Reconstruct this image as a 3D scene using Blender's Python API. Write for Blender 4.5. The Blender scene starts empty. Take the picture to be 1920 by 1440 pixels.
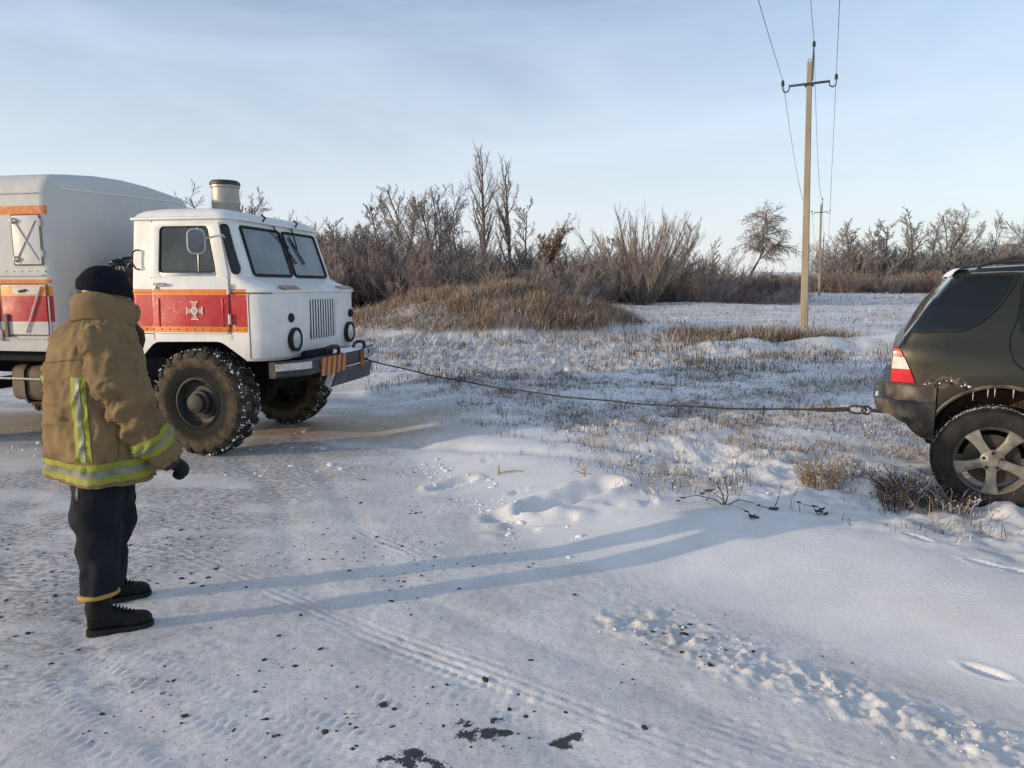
import bpy, bmesh, math, random
import numpy as np
from mathutils import Vector, Matrix, noise as mnoise

random.seed(7)
RNG = np.random.default_rng(11)
SC = bpy.context.scene
COL = SC.collection
R = math.radians

# ------------------------------------------------------------------ camera
CAM_H = 1.68
PITCH = math.atan(180 / 1400)
cam_d = bpy.data.cameras.new('camera')
cam_d.sensor_width = 36.0
cam_d.lens = 36.0 * 1400 / 1920
cam_d.clip_start = 0.05
cam_d.clip_end = 3000
cam = bpy.data.objects.new('camera', cam_d)
cam.location = (0, 0, CAM_H)
cam.rotation_euler = (R(90) - PITCH, 0, 0)
COL.objects.link(cam)
SC.camera = cam

# ------------------------------------------------------------------ sky, sun, exposure
SUN_EL = R(9.8)
SHADOW_DIR = R(18.0)                       # heading of the shadows on the ground
to_sun = Vector((-math.cos(SHADOW_DIR) * math.cos(SUN_EL), -math.sin(SHADOW_DIR) * math.cos(SUN_EL), math.sin(SUN_EL)))
world = bpy.data.worlds.new('World')
SC.world = world
world.use_nodes = True
wn = world.node_tree
wn.nodes.clear()
wl = wn.links
out = wn.nodes.new('ShaderNodeOutputWorld')
bg = wn.nodes.new('ShaderNodeBackground')
sky = wn.nodes.new('ShaderNodeTexSky')
sky.sky_type = 'NISHITA'
sky.sun_disc = False
sky.sun_elevation = SUN_EL
sky.sun_rotation = math.atan2(to_sun.x, to_sun.y)
sky.altitude = 100
sky.air_density = 1.0
sky.dust_density = 1.2
sky.ozone_density = 2.0
tc = wn.nodes.new('ShaderNodeTexCoord')
mp = wn.nodes.new('ShaderNodeMapping')
mp.inputs['Scale'].default_value = (1.3, 1.3, 5.5)
mp.inputs['Rotation'].default_value = (0, R(8), R(20))
nz = wn.nodes.new('ShaderNodeTexNoise')
nz.inputs['Scale'].default_value = 1.7
nz.inputs['Detail'].default_value = 7
nz.inputs['Roughness'].default_value = 0.55
nz.inputs['Distortion'].default_value = 0.6
cr = wn.nodes.new('ShaderNodeValToRGB')
cr.color_ramp.elements[0].position = 0.30
cr.color_ramp.elements[0].color = (0.07, 0.07, 0.07, 1)
cr.color_ramp.elements[1].position = 0.80
cr.color_ramp.elements[1].color = (0.42, 0.42, 0.42, 1)
mixc = wn.nodes.new('ShaderNodeMix')
mixc.data_type = 'RGBA'
mixc.inputs[7].default_value = (4.7, 5.15, 6.2, 1)     # thin high cloud, lit evenly
wl.new(tc.outputs['Generated'], mp.inputs['Vector'])
wl.new(mp.outputs['Vector'], nz.inputs['Vector'])
wl.new(nz.outputs['Fac'], cr.inputs['Fac'])
wl.new(cr.outputs['Color'], mixc.inputs[0])
wl.new(sky.outputs['Color'], mixc.inputs[6])
sepw = wn.nodes.new('ShaderNodeSeparateXYZ')
wl.new(tc.outputs['Generated'], sepw.inputs[0])
hzr = wn.nodes.new('ShaderNodeMapRange')                # pale winter haze low over the horizon, all round
hzr.inputs['From Min'].default_value = 0.36
hzr.inputs['From Max'].default_value = 0.0
hzr.inputs['To Max'].default_value = 0.78
hzr.clamp = True
wl.new(sepw.outputs['Z'], hzr.inputs['Value'])
mixh = wn.nodes.new('ShaderNodeMix')
mixh.data_type = 'RGBA'
mixh.inputs[7].default_value = (4.0, 4.08, 4.42, 1)
wl.new(hzr.outputs['Result'], mixh.inputs[0])
wl.new(mixc.outputs[2], mixh.inputs[6])
wl.new(mixh.outputs[2], bg.inputs['Color'])
bg.inputs['Strength'].default_value = 0.122
wl.new(bg.outputs['Background'], out.inputs['Surface'])

sun_d = bpy.data.lights.new('sun', 'SUN')
sun_d.energy = 1.85
sun_d.angle = R(0.55)
sun_d.color = (1.0, 0.79, 0.53)
sun = bpy.data.objects.new('sun', sun_d)
sun.rotation_euler = (-to_sun).to_track_quat('-Z', 'Y').to_euler()
sun.location = (-20, -8, 12)
COL.objects.link(sun)

SC.view_settings.view_transform = 'Standard'
SC.view_settings.look = 'None'
SC.view_settings.gamma = 1.0
SC.view_settings.use_curve_mapping = False
SC.view_settings.exposure = 0.86
SC.render.engine = 'CYCLES'

# ------------------------------------------------------------------ helpers
def link(name, me, m=None, parent=None, smooth=False):
    o = bpy.data.objects.new(name, me)
    COL.objects.link(o)
    if m is not None:
        for mm in (m if isinstance(m, (list, tuple)) else [m]):
            me.materials.append(mm)
    if parent is not None:
        o.parent = parent
    if smooth:
        me.polygons.foreach_set('use_smooth', [True] * len(me.polygons))
    return o

def empty(name, loc=(0, 0, 0), rz=0.0, rx=0.0, ry=0.0):
    o = bpy.data.objects.new(name, None)
    COL.objects.link(o)
    o.location = loc
    o.rotation_euler = (rx, ry, rz)
    o.empty_display_size = 0.1
    return o

def tag(o, label=None, cat=None, group=None, kind=None):
    if label: o['label'] = label
    if cat: o['category'] = cat
    if group: o['group'] = group
    if kind: o['kind'] = kind
    return o

def np_mesh(name, V, F, mi=None):
    """mesh from arrays; F is (n,3) or (n,4)"""
    me = bpy.data.meshes.new(name)
    V = np.asarray(V, dtype=np.float32)
    F = np.asarray(F, dtype=np.int32)
    k = F.shape[1]
    me.vertices.add(len(V))
    me.vertices.foreach_set('co', V.ravel())
    me.loops.add(len(F) * k)
    me.loops.foreach_set('vertex_index', F.ravel())
    me.polygons.add(len(F))
    me.polygons.foreach_set('loop_start', np.arange(0, len(F) * k, k, dtype=np.int32))
    me.polygons.foreach_set('loop_total', np.full(len(F), k, dtype=np.int32))
    if mi is not None:
        me.polygons.foreach_set('material_index', np.asarray(mi, dtype=np.int32))
    me.update(calc_edges=True)
    me.validate()
    return me

class MB:
    """collects shapes into one mesh"""
    def __init__(s):
        s.v = []; s.f = []; s.m = []
        s.mi = 0
    def add(s, V, F):
        b = len(s.v)
        s.v.extend([tuple(p) for p in V])
        for f in F:
            s.f.append([i + b for i in f]); s.m.append(s.mi)
    def box(s, x0, x1, y0, y1, z0, z1, M=None):
        V = [(x, y, z) for z in (z0, z1) for y in (y0, y1) for x in (x0, x1)]
        if M is not None: V = [M @ Vector(p) for p in V]
        s.add(V, [(0, 2, 3, 1), (4, 5, 7, 6), (0, 1, 5, 4), (2, 6, 7, 3), (0, 4, 6, 2), (1, 3, 7, 5)])
    def tube(s, pts, r, k=8, cap=True):
        pts = [Vector(p) for p in pts]
        n = len(pts)
        rs = list(r) if isinstance(r, (list, tuple)) else [r] * n
        t0 = (pts[1] - pts[0]).normalized()
        up = Vector((0, 0, 1)) if abs(t0.z) < .9 else Vector((1, 0, 0))
        a = t0.cross(up).normalized()
        V = []
        for i, p in enumerate(pts):
            t = (pts[min(i + 1, n - 1)] - pts[max(i - 1, 0)])
            if t.length < 1e-9: t = t0
            t = t.normalized()
            a = (a - t * a.dot(t)).normalized()
            b = t.cross(a)
            for j in range(k):
                an = 2 * math.pi * j / k
                V.append(p + (a * math.cos(an) + b * math.sin(an)) * rs[i])
        F = [(i * k + j, i * k + (j + 1) % k, (i + 1) * k + (j + 1) % k, (i + 1) * k + j) for i in range(n - 1) for j in range(k if k > 2 else 1)]
        if cap:
            F.append(tuple(reversed(range(k)))); F.append(tuple(range((n - 1) * k, n * k)))
        s.add(V, F)
    def cyl(s, p0, p1, r, k=20):
        s.tube([p0, p1], r, k)
    def lathe(s, prof, k=32, M=None, close=False, cap=True):
        """prof: (radius, height) about local z"""
        V = []; F = []
        n = len(prof)
        for (r, h) in prof:
            for j in range(k):
                an = 2 * math.pi * j / k
                p = Vector((r * math.cos(an), r * math.sin(an), h))
                V.append(M @ p if M is not None else p)
        for i in range(n - 1 if not close else n):
            i2 = (i + 1) % n
            for j in range(k):
                F.append((i * k + j, i * k + (j + 1) % k, i2 * k + (j + 1) % k, i2 * k + j))
        if not close and cap:
            if prof[0][0] > 1e-6: F.append(tuple(reversed(range(k))))
            if prof[-1][0] > 1e-6: F.append(tuple(range((n - 1) * k, n * k)))
        s.add(V, F)
    def prism(s, poly, h0, h1, fn):
        """polygon in 2D pushed from h0 to h1; fn(a,b,h) -> point"""
        n = len(poly)
        V = [fn(a, b, h0) for a, b in poly] + [fn(a, b, h1) for a, b in poly]
        F = [tuple(range(n)), tuple(reversed(range(n, 2 * n)))]
        F += [(i, i + n, (i + 1) % n + n, (i + 1) % n) for i in range(n)]
        s.add(V, F)
    def grid(s, fn, nu, nv, closev=False):
        V = [fn(i / nu, j / nv) for i in range(nu + 1) for j in range(nv + (0 if closev else 1))]
        w = nv if closev else nv + 1
        F = [(i * w + j, (i + 1) * w + j, (i + 1) * w + (j + 1) % w, i * w + (j + 1) % w) for i in range(nu) for j in range(nv)]
        s.add(V, F)
    def mesh(s, name, bev=0.0, seg=2, tri=False):
        me = bpy.data.meshes.new(name)
        me.from_pydata([tuple(p) for p in s.v], [], s.f)
        me.polygons.foreach_set('material_index', s.m)
        bm = bmesh.new(); bm.from_mesh(me)
        bmesh.ops.remove_doubles(bm, verts=bm.verts, dist=1e-6)
        bmesh.ops.recalc_face_normals(bm, faces=bm.faces)
        if bev > 0:
            ed = [e for e in bm.edges if len(e.link_faces) == 2 and e.calc_face_angle(0) > 0.5]
            bmesh.ops.bevel(bm, geom=ed, offset=bev, segments=seg, affect='EDGES', profile=0.5, clamp_overlap=True)
        bm.to_mesh(me); bm.free()
        me.update()
        return me
    def build(s, name, m, parent=None, bev=0.0, smooth=None, seg=2, angle=40):
        me = s.mesh(name, bev, seg)
        o = link(name, me, m, parent)
        if smooth or (smooth is None and bev > 0):
            try: me.shade_smooth_by_angle(R(angle))
            except Exception:
                shade_angle(me, R(angle))
        return o

def shade_angle(me, ang):
    bm = bmesh.new(); bm.from_mesh(me)
    for f in bm.faces: f.smooth = True
    for e in bm.edges:
        if len(e.link_faces) == 2 and e.calc_face_angle(0) > ang: e.smooth = False
    bm.to_mesh(me); bm.free()

def rrect(a0, a1, b0, b1, r, n=5):
    """rounded rectangle polygon"""
    pts = []
    for cx, cy, s0 in ((a1 - r, b1 - r, 0), (a0 + r, b1 - r, 90), (a0 + r, b0 + r, 180), (a1 - r, b0 + r, 270)):
        for i in range(n + 1):
            an = R(s0 + 90 * i / n)
            pts.append((cx + r * math.cos(an), cy + r * math.sin(an)))
    return pts

def round_poly(P, r, n=4):
    out = []
    N = len(P)
    for i in range(N):
        p = Vector(P[i]); a = Vector(P[i - 1]); b = Vector(P[(i + 1) % N])
        rr = min(r, (a - p).length * .45, (b - p).length * .45)
        p0 = p + (a - p).normalized() * rr; p1 = p + (b - p).normalized() * rr
        for k in range(n + 1):
            t = k / n
            q = p0 * (1 - t) ** 2 + p * 2 * t * (1 - t) + p1 * t * t
            out.append((q.x, q.y))
    return out

def boolean_cut(o, cutter_mb, cut_mat=None):
    """cut a closed mesh out of o; new faces take the cutter's own material"""
    cm = cutter_mb.mesh('cutter')
    if cut_mat is not None: cm.materials.append(cut_mat)
    c = bpy.data.objects.new('cutter', cm); COL.objects.link(c)
    c.parent = o.parent
    md = o.modifiers.new('b', 'BOOLEAN'); md.operation = 'DIFFERENCE'; md.object = c; md.solver = 'EXACT'
    try: md.material_mode = 'TRANSFER'
    except Exception: pass
    dg = bpy.context.evaluated_depsgraph_get(); dg.update()
    me = bpy.data.meshes.new_from_object(o.evaluated_get(dg), preserve_all_data_layers=True, depsgraph=dg)
    o.modifiers.clear()
    o.data = me
    bpy.data.objects.remove(c)
    return o

# value noise, vectorised
def _h(ix, iy, iz, seed):
    n = (ix.astype(np.int64) * 374761393 + iy.astype(np.int64) * 668265263 + iz.astype(np.int64) * 2147483647 + seed * 1274126177) & 0xFFFFFFFF
    n = ((n ^ (n >> 13)) * 1274126177) & 0xFFFFFFFF
    n = (n ^ (n >> 16)) & 0xFFFF
    return n / 65535.0
def vn2(x, y, seed=0):
    x = np.asarray(x, float); y = np.asarray(y, float)
    ix = np.floor(x); iy = np.floor(y); fx = x - ix; fy = y - iy
    fx = fx * fx * (3 - 2 * fx); fy = fy * fy * (3 - 2 * fy)
    z = np.zeros_like(ix)
    a = _h(ix, iy, z, seed); b = _h(ix + 1, iy, z, seed); c = _h(ix, iy + 1, z, seed); d = _h(ix + 1, iy + 1, z, seed)
    return (a * (1 - fx) + b * fx) * (1 - fy) + (c * (1 - fx) + d * fx) * fy
def fbm2(x, y, seed=0, o=4, g=.5):
    t = 0; a = 1; s = 0
    for i in range(o):
        t = t + a * vn2(x * 2 ** i + i * 17.3, y * 2 ** i - i * 9.1, seed + i); s += a; a *= g
    return t / s
def vn3(x, y, z, seed=0):
    return (vn2(x + z * .73, y - z * .41, seed) + vn2(y + x * .37 + 5.2, z - x * .29, seed + 3) + vn2(z - y * .33 + 1.7, x + y * .51, seed + 5)) / 3
def sstep(a, b, x):
    t = np.clip((x - a) / (b - a), 0, 1)
    return t * t * (3 - 2 * t)

# ------------------------------------------------------------------ materials
def nodes_of(name):
    m = bpy.data.materials.new(name)
    m.use_nodes = True
    nt = m.node_tree
    return m, nt, nt.nodes['Principled BSDF']

def mix_rgb(nt, fac, a, b):
    n = nt.nodes.new('ShaderNodeMix'); n.data_type = 'RGBA'
    for sock, val in ((0, fac), (6, a), (7, b)):
        if hasattr(val, 'is_linked'): nt.links.new(val, n.inputs[sock])
        elif sock == 0: n.inputs[0].default_value = val
        else: n.inputs[sock].default_value = (*val[:3], 1)
    return n.outputs[2]

def mth(nt, op, a, b=None, clamp=False):
    n = nt.nodes.new('ShaderNodeMath'); n.operation = op; n.use_clamp = clamp
    for i, val in enumerate((a, b)):
        if val is None: continue
        if hasattr(val, 'is_linked'): nt.links.new(val, n.inputs[i])
        else: n.inputs[i].default_value = val
    return n.outputs[0]

def ramp(nt, x, lo, hi, c0=0.0, c1=1.0):
    n = nt.nodes.new('ShaderNodeMapRange')
    n.inputs['From Min'].default_value = lo; n.inputs['From Max'].default_value = hi
    n.inputs['To Min'].default_value = c0; n.inputs['To Max'].default_value = c1
    n.clamp = True
    nt.links.new(x, n.inputs['Value'])
    return n.outputs['Result']

def tnoise(nt, scale, detail=4, rough=.55, coord='Object', vec=None, stretch=None):
    if vec is None:
        t = nt.nodes.new('ShaderNodeTexCoord'); vec = t.outputs[coord]
    if stretch:
        mpn = nt.nodes.new('ShaderNodeMapping'); mpn.inputs['Scale'].default_value = stretch
        nt.links.new(vec, mpn.inputs['Vector']); vec = mpn.outputs['Vector']
    n = nt.nodes.new('ShaderNodeTexNoise')
    n.inputs['Scale'].default_value = scale; n.inputs['Detail'].default_value = detail; n.inputs['Roughness'].default_value = rough
    nt.links.new(vec, n.inputs['Vector'])
    return n.outputs['Fac']

def bump(nt, bsdf, h, strength=.3, dist=.01):
    n = nt.nodes.new('ShaderNodeBump'); n.inputs['Strength'].default_value = strength; n.inputs['Distance'].default_value = dist
    nt.links.new(h, n.inputs['Height']); nt.links.new(n.outputs['Normal'], bsdf.inputs['Normal'])

def mat(name, col, rough=.6, metal=0.0, col2=None, scale=8.0, lo=.4, hi=.65, bmp=None, spec=.5, coat=0.0, stretch=None, coord='Object'):
    m, nt, b = nodes_of(name)
    b.inputs['Roughness'].default_value = rough
    b.inputs['Metallic'].default_value = metal
    b.inputs['Specular IOR Level'].default_value = spec
    if coat: b.inputs['Coat Weight'].default_value = coat; b.inputs['Coat Roughness'].default_value = .12
    if col2 is not None:
        f = ramp(nt, tnoise(nt, scale, stretch=stretch, coord=coord), lo, hi)
        nt.links.new(mix_rgb(nt, f, col, col2), b.inputs['Base Color'])
    else:
        b.inputs['Base Color'].default_value = (*col, 1)
    if bmp: bump(nt, b, tnoise(nt, bmp[0], stretch=stretch, coord=coord), bmp[1], bmp[2] if len(bmp) > 2 else .01)
    return m

M = {}
M['dark'] = mat('dark_underbody', (.012, .012, .013), .85, spec=.2)
M['black_metal'] = mat('black_metal', (.02, .02, .024), .5, col2=(.05, .045, .04), scale=14)
M['rubber'] = mat('rubber', (.014, .014, .015), .8, col2=(.03, .028, .026), scale=9, spec=.3)
M['mud_rubber'] = mat('muddy_rubber', (.055, .045, .034), .9, col2=(.15, .115, .075), scale=7, lo=.35, hi=.65, bmp=(40, .3, .006), spec=.15)
M['snow'] = mat('snow', (.80, .80, .82), .7, bmp=(25, .5, .01), spec=.3)
M['dirty_snow'] = mat('dirty_snow', (.62, .62, .64), .75, col2=(.74, .74, .76), scale=12, bmp=(30, .4, .006), spec=.2)
M['glass_dark'] = mat('dark_glass', (.012, .016, .018), .06, spec=.6)
M['glass_sky_tone'] = mat('sky_toned_windscreen', (.075, .09, .11), .14, col2=(.15, .17, .19), scale=3, lo=.35, hi=.7, spec=.7)  # grey-blue sky reflection put into the base colour
M['chrome'] = mat('bright_metal', (.55, .55, .53), .3, .9, col2=(.4, .38, .34), scale=20)
M['galv'] = mat('galvanised_metal', (.46, .43, .36), .45, .35, col2=(.34, .31, .26), scale=6, stretch=(1, 1, .3))
M['lens'] = mat('lamp_glass', (.42, .44, .46), .15, spec=.8)
M['white_trim'] = mat('white_trim', (.66, .64, .60), .5, col2=(.5, .47, .42), scale=10)
M['orange'] = mat('orange_paint', (.72, .20, .025), .5, col2=(.50, .16, .06), scale=12, lo=.5, hi=.75)
M['plate'] = mat('number_plate', (.45, .48, .50), .45, col2=(.30, .31, .32), scale=18)
M['ink'] = mat('plate_ink', (.02, .02, .03), .6)
M['pale_paint'] = mat('emblem_paint', (.68, .58, .55), .55, col2=(.60, .42, .40), scale=25, lo=.5, hi=.8)
M['frost_metal'] = mat('frosted_bars', (.55, .53, .5), .5, col2=(.3, .28, .25), scale=30)
# ------------------------------------------------------------------ terrain
EDGE = np.array([(6.5, -6.0), (3.6, .2), (2.6, 1.9), (2.02, 2.81), (1.43, 3.52), (.80, 4.13), (.27, 4.57), (-.16, 5.48), (-.8, 6.82), (-1.35, 8.03), (-1.75, 9.35), (-2.0, 11), (-3.2, 12.6), (-7, 14), (-16, 15), (-400, 30)])
def edge_dist(x, y):
    """signed distance to the road edge, positive on the field"""
    x = np.asarray(x, float); y = np.asarray(y, float)
    best = np.full(x.shape, 1e9); sg = np.ones(x.shape)
    for (ax, ay), (bx, by) in zip(EDGE[:-1], EDGE[1:]):
        dx, dy = bx - ax, by - ay
        t = np.clip(((x - ax) * dx + (y - ay) * dy) / (dx * dx + dy * dy), 0, 1)
        d = np.hypot(x - ax - t * dx, y - ay - t * dy)
        cr_ = (x - ax) * dy - (y - ay) * dx
        m = d < best - 1e-9
        best = np.where(m, d, best); sg = np.where(m, np.where(cr_ > 0, 1.0, -1.0), sg)
    return best * sg

def seg_d(x, y, ax, ay, bx, by):
    dx, dy = bx - ax, by - ay
    t = np.clip(((x - ax) * dx + (y - ay) * dy) / (dx * dx + dy * dy), 0, 1)
    return np.hypot(x - ax - t * dx, y - ay - t * dy), t

MOUND = (-.75, 25.5, 4.35, 3.4, 1.2)
def macro(x, y, d=None):
    x = np.asarray(x, float); y = np.asarray(y, float)
    if d is None: d = edge_dist(x, y)
    z = .13 * sstep(-.12, 1.25, d)
    z = z + .0125 * np.clip(np.minimum(d - 1.0, y - 6), 0, 75) + .004 * np.clip(y - 80, 0, 200)
    mx, my, sx, sy, mh = MOUND
    q = ((x - mx) / sx) ** 2 + ((y - my) / sy) ** 2
    z = z + mh * np.exp(-q ** 1.5) * (.85 + .3 * vn2(x * .6, y * .6, 4))
    # low snow ridge near the pole
    rd, t = seg_d(x, y, 4.5, 17.0, 16, 19.2)
    z = z + .26 * np.exp(-(rd / .55) ** 2) * (.55 + .9 * vn2(x * 1.1, y * 1.1, 8))
    # lumpy field, drift by the road edge
    f = sstep(.9, 2.4, d)
    z = z + f * .12 * (fbm2(x * 6.5, y * 6.5, 35, 3) - .5) * (.4 + .9 * vn2(x * .9, y * .9, 36))
    z = z + f * (.10 * (fbm2(x * .9, y * .9, 21, 3) - .5) + .05 * (fbm2(x * 3.1, y * 3.1, 31, 3) - .5))
    z = z + .5 * sstep(18, 40, y) * (fbm2(x * .16, y * .16, 41, 2) - .5) * sstep(1, 3, d)
    z = z + sstep(-.2, .5, d) * .03 * (fbm2(x * .8 + 3, y * .8, 51, 2) - .5)
    return z

def footprint(z, x, y, cx, cy, ang, L=.17, W=.06, dep=.02):
    c, s = math.cos(ang), math.sin(ang)
    u = (x - cx) * c + (y - cy) * s; v = -(x - cx) * s + (y - cy) * c
    q = (u / (L / 2)) ** 2 + (v / (W / 2)) ** 2
    return z - dep * np.exp(-q ** 2) + .006 * np.exp(-((np.sqrt(q) - 1.35) / .3) ** 2)

PRINTS = [(2.52, 4.48, 2.0), (2.67, 4.06, 2.3), (2.78, 3.96, 2.3), (2.07, 3.07, 2.3),  (1.05, 5.6, 1.6), (1.3, 5.9, 1.9), (.05, 5.9, .5), (-.35, 6.3, .2), (-.2, 6.95, .4)]
TREADS = [((-2.6, 4.95), (1.0, 2.25), .085, 'line'), ((-3.4, 4.3), (-.2, 2.2), .09, 'curl'), ((-1.6, 5.6), (-.6, 4.55), .08, 'line'), ((-2.0, 3.16), (-1.50, 2.78), .16, 'curl'), ((-1.38, 2.70), (-.95, 2.40), .16, 'curl'), ((-.75, 3.54), (-.05, 3.04), .14, 'line'),
          ((-1.35, 3.93), (-.80, 3.56), .05, 'line'), ((-.80, 2.93), (-.40, 2.66), .15, 'curl'), ((-1.9, 2.65), (-1.35, 2.3), .15, 'curl'),
          ((-.9, 4.9), (-.35, 4.45), .10, 'curl'), ((.7, 2.75), (1.4, 2.3), .12, 'line'), ((-.55, 3.2), (.15, 2.75), .10, 'curl')]
def micro(z, x, y, d):
    road = 1 - sstep(-.15, .12, d)
    z = z + road * (.006 * (fbm2(x * 6, y * 6, 61, 3) - .5) + .004 * (vn2(x * 30, y * 30, 66) - .5) + .012 * (vn2(x * 1.3, y * 1.3, 67) - .5))
    # churned strip of crumbs pressed by a tyre
    rd, t = seg_d(x, y, .45, 3.75, 2.2, 2.15)
    rd2, t2 = seg_d(x, y, .55, 3.55, 2.1, 2.0)
    band = np.exp(-(rd / .16) ** 2) * sstep(-.02, .1, t)
    z = z + band * .022 * (sstep(.55, .8, vn2(x * 22, y * 22, 71)) + .5 * sstep(.5, .8, vn2(x * 45, y * 45, 72)))
    for (a, b, w, kind) in TREADS:
        dx, dy = b[0] - a[0], b[1] - a[1]; L = math.hypot(dx, dy)
        u = ((x - a[0]) * dx + (y - a[1]) * dy) / L; v = (-(x - a[0]) * dy + (y - a[1]) * dx) / L
        m = sstep(-.04, .08, u) * (1 - sstep(L - .1, L + .04, u)) * (1 - sstep(w * .8, w, np.abs(v))) * (.35 + .65 * vn2(x * 7, y * 7, 75))
        if kind == 'curl': p = np.sin((u - 2.2 * v * np.abs(v) / w) * 2 * math.pi / .047)
        else: p = np.sin(v * 2 * math.pi / .052) * (.7 + .3 * np.sin(u * 60))
        z = z + m * .0043 * p
    # long old wheel ruts on the road
    for k, off in enumerate((.9, 1.5, 2.6, 3.1)):
        q = d + off + .25 * (vn2(x * .5, y * .5, 80 + k) - .5)
        z = z - .008 * np.exp(-(q / .09) ** 2) * road
    # scuffed trough at the drift's edge, berm beside it
    for (ax, ay, bx, by, w, dep) in ((-.1, 5.28, .22, 5.40, .07, .03), (.2, 5.40, .74, 5.80, .10, .075), (-.62, 6.15, -.40, 6.35, .06, .035)):
        rd, t = seg_d(x, y, ax, ay, bx, by)
        n = .7 + .6 * vn2(x * 9, y * 9, 90)
        z = z - dep * np.exp(-(rd / w) ** 2) * n + dep * .55 * np.exp(-((rd - w * 2) / (w * .8)) ** 2) * n
    rd, t = seg_d(x, y, -.15, 5.0, 1.0, 5.35)
    z = z + .035 * np.exp(-(rd / .10) ** 2) * sstep(.35, .75, vn2(x * 8, y * 8, 92))
    # wheel ruts in the grass behind the car
    for (ax, ay, bx, by) in ((3.3, 5.1, -1.2, 7.9), (2.3, 6.3, -.6, 8.3)):
        rd, t = seg_d(x, y, ax, ay, bx, by)
        z = z - .035 * np.exp(-(rd / .11) ** 2) * (.6 + .6 * vn2(x * 4, y * 4, 94))
    for (cx, cy, a) in PRINTS: z = footprint(z, x, y, cx, cy, a)
    # snow heaped round the stuck rear wheel
    q = np.hypot((x - 3.36) / .55, (y - 5.02) / .28)
    z = z + .05 * np.exp(-q ** 2)
    return z

def ground_z(x, y):
    x = np.atleast_1d(np.asarray(x, float)); y = np.atleast_1d(np.asarray(y, float))
    d = edge_dist(x, y)
    return micro(macro(x, y, d), x, y, d)
def gz(x, y): return float(ground_z(x, y)[0])

def spread(a0, a1, step, lo, hi, g):
    mid = list(np.arange(a0, a1, step))
    up = []; p = mid[-1]; s = step
    while p < hi: s *= g; p += s; up.append(p)
    dn = []; p = mid[0]; s = step
    g2 = g if lo < -100 else 1.09
    while p > lo: s *= g2; p -= s; dn.append(p)
    return np.array(dn[::-1] + mid + up)
GX = spread(-2.15, 2.4, .0135, -520, 520, 1.03)
GY = spread(2.3, 4.9, .0135, -40, 700, 1.027)
gx, gy = np.meshgrid(GX, GY)
gd = edge_dist(gx, gy)
gzv = micro(macro(gx, gy, gd), gx, gy, gd)
W_, H_ = len(GX), len(GY)
idx = np.arange(W_ * H_).reshape(H_, W_)
GF = np.stack([idx[:-1, :-1], idx[:-1, 1:], idx[1:, 1:], idx[1:, :-1]], -1).reshape(-1, 4)
g_me = np_mesh('ground', np.stack([gx, gy, gzv], -1).reshape(-1, 3), GF)
def attr(me, name, a):
    at = me.attributes.new(name, 'FLOAT', 'POINT')
    at.data.foreach_set('value', np.asarray(a, np.float32).ravel())
road = 1 - sstep(-.12, .10, gd + .10 * (fbm2(gx * 3, gy * 3, 101, 3) - .5))
# bare, dark patches of the road where the snow has gone
bare = np.zeros_like(gx)
for (cx, cy, r0) in ((-.44, 2.44, .075), (-.33, 2.43, .07), (-.13, 2.64, .05), (-.18, 2.70, .035), (.20, 2.60, .04), (-.36, 2.52, .03), (-.02, 2.66, .03), (-.07, 2.74, .03), (.24, 2.64, .025), (-.25, 2.60, .025), (-.52, 2.85, .02), (-.62, 2.78, .02)):
    bare = np.maximum(bare, np.exp(-((gx - cx) ** 2 / (1.5 * r0) ** 2 + (gy - cy) ** 2 / r0 ** 2)))
bare = bare * (.35 + sstep(.40, .62, fbm2(gx * 16, gy * 16, 111, 4))) * 1.0
dirt = sstep(.2, 1.4, -gx - 1.35 + .25 * (gy - 3)) * sstep(.36, .58, fbm2(gx * 1.2 + gy * .5, gy * 3.2, 121, 4)) + .9 * np.exp(-((gx + 1.75) / .5) ** 2 - ((gy - 3.25) / .5) ** 2) * sstep(.4, .7, fbm2(gx * 7, gy * 12, 125, 3))
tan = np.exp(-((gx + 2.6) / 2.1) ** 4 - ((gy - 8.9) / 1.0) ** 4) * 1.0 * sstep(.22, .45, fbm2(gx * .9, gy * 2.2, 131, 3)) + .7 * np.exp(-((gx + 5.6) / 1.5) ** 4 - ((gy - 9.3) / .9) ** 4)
lit = sstep(.7, 2.0, gd + .8 * (fbm2(gx * .7, gy * .7, 141, 3) - .5)) * sstep(.44, .64, fbm2(gx * .8, gy * 1.3, 145, 5, .62) + .10 * sstep(9, 30, gy))
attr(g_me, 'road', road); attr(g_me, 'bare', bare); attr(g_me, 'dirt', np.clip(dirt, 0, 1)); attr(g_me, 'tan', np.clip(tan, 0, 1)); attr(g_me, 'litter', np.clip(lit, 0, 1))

def at_node(nt, name):
    n = nt.nodes.new('ShaderNodeAttribute'); n.attribute_name = name
    return n.outputs['Fac']
gm, nt, b = nodes_of('snowy_ground')
b.inputs['Roughness'].default_value = .62
b.inputs['Specular IOR Level'].default_value = .25
sn = mix_rgb(nt, ramp(nt, tnoise(nt, 3.0, 6), .35, .7), (.68, .675, .675), (.78, .775, .775))
rd_c = mix_rgb(nt, ramp(nt, tnoise(nt, 2.2, 8, .65), .35, .68), (.58, .56, .545), (.77, .75, .735))
fine = tnoise(nt, 48, 5, .7)
rd_c = mix_rgb(nt, ramp(nt, fine, .30, .47, .55, 0), rd_c, (.20, .195, .20))
col_ = mix_rgb(nt, at_node(nt, 'road'), sn, rd_c)
grain = tnoise(nt, 26, 6, .75)
lf = mth(nt, 'MULTIPLY', at_node(nt, 'litter'), ramp(nt, grain, .36, .56))
litc = mix_rgb(nt, tnoise(nt, 9, 3), (.15, .115, .085), (.34, .27, .20))
col_ = mix_rgb(nt, mth(nt, 'MULTIPLY', lf, .48), col_, litc)
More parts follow.
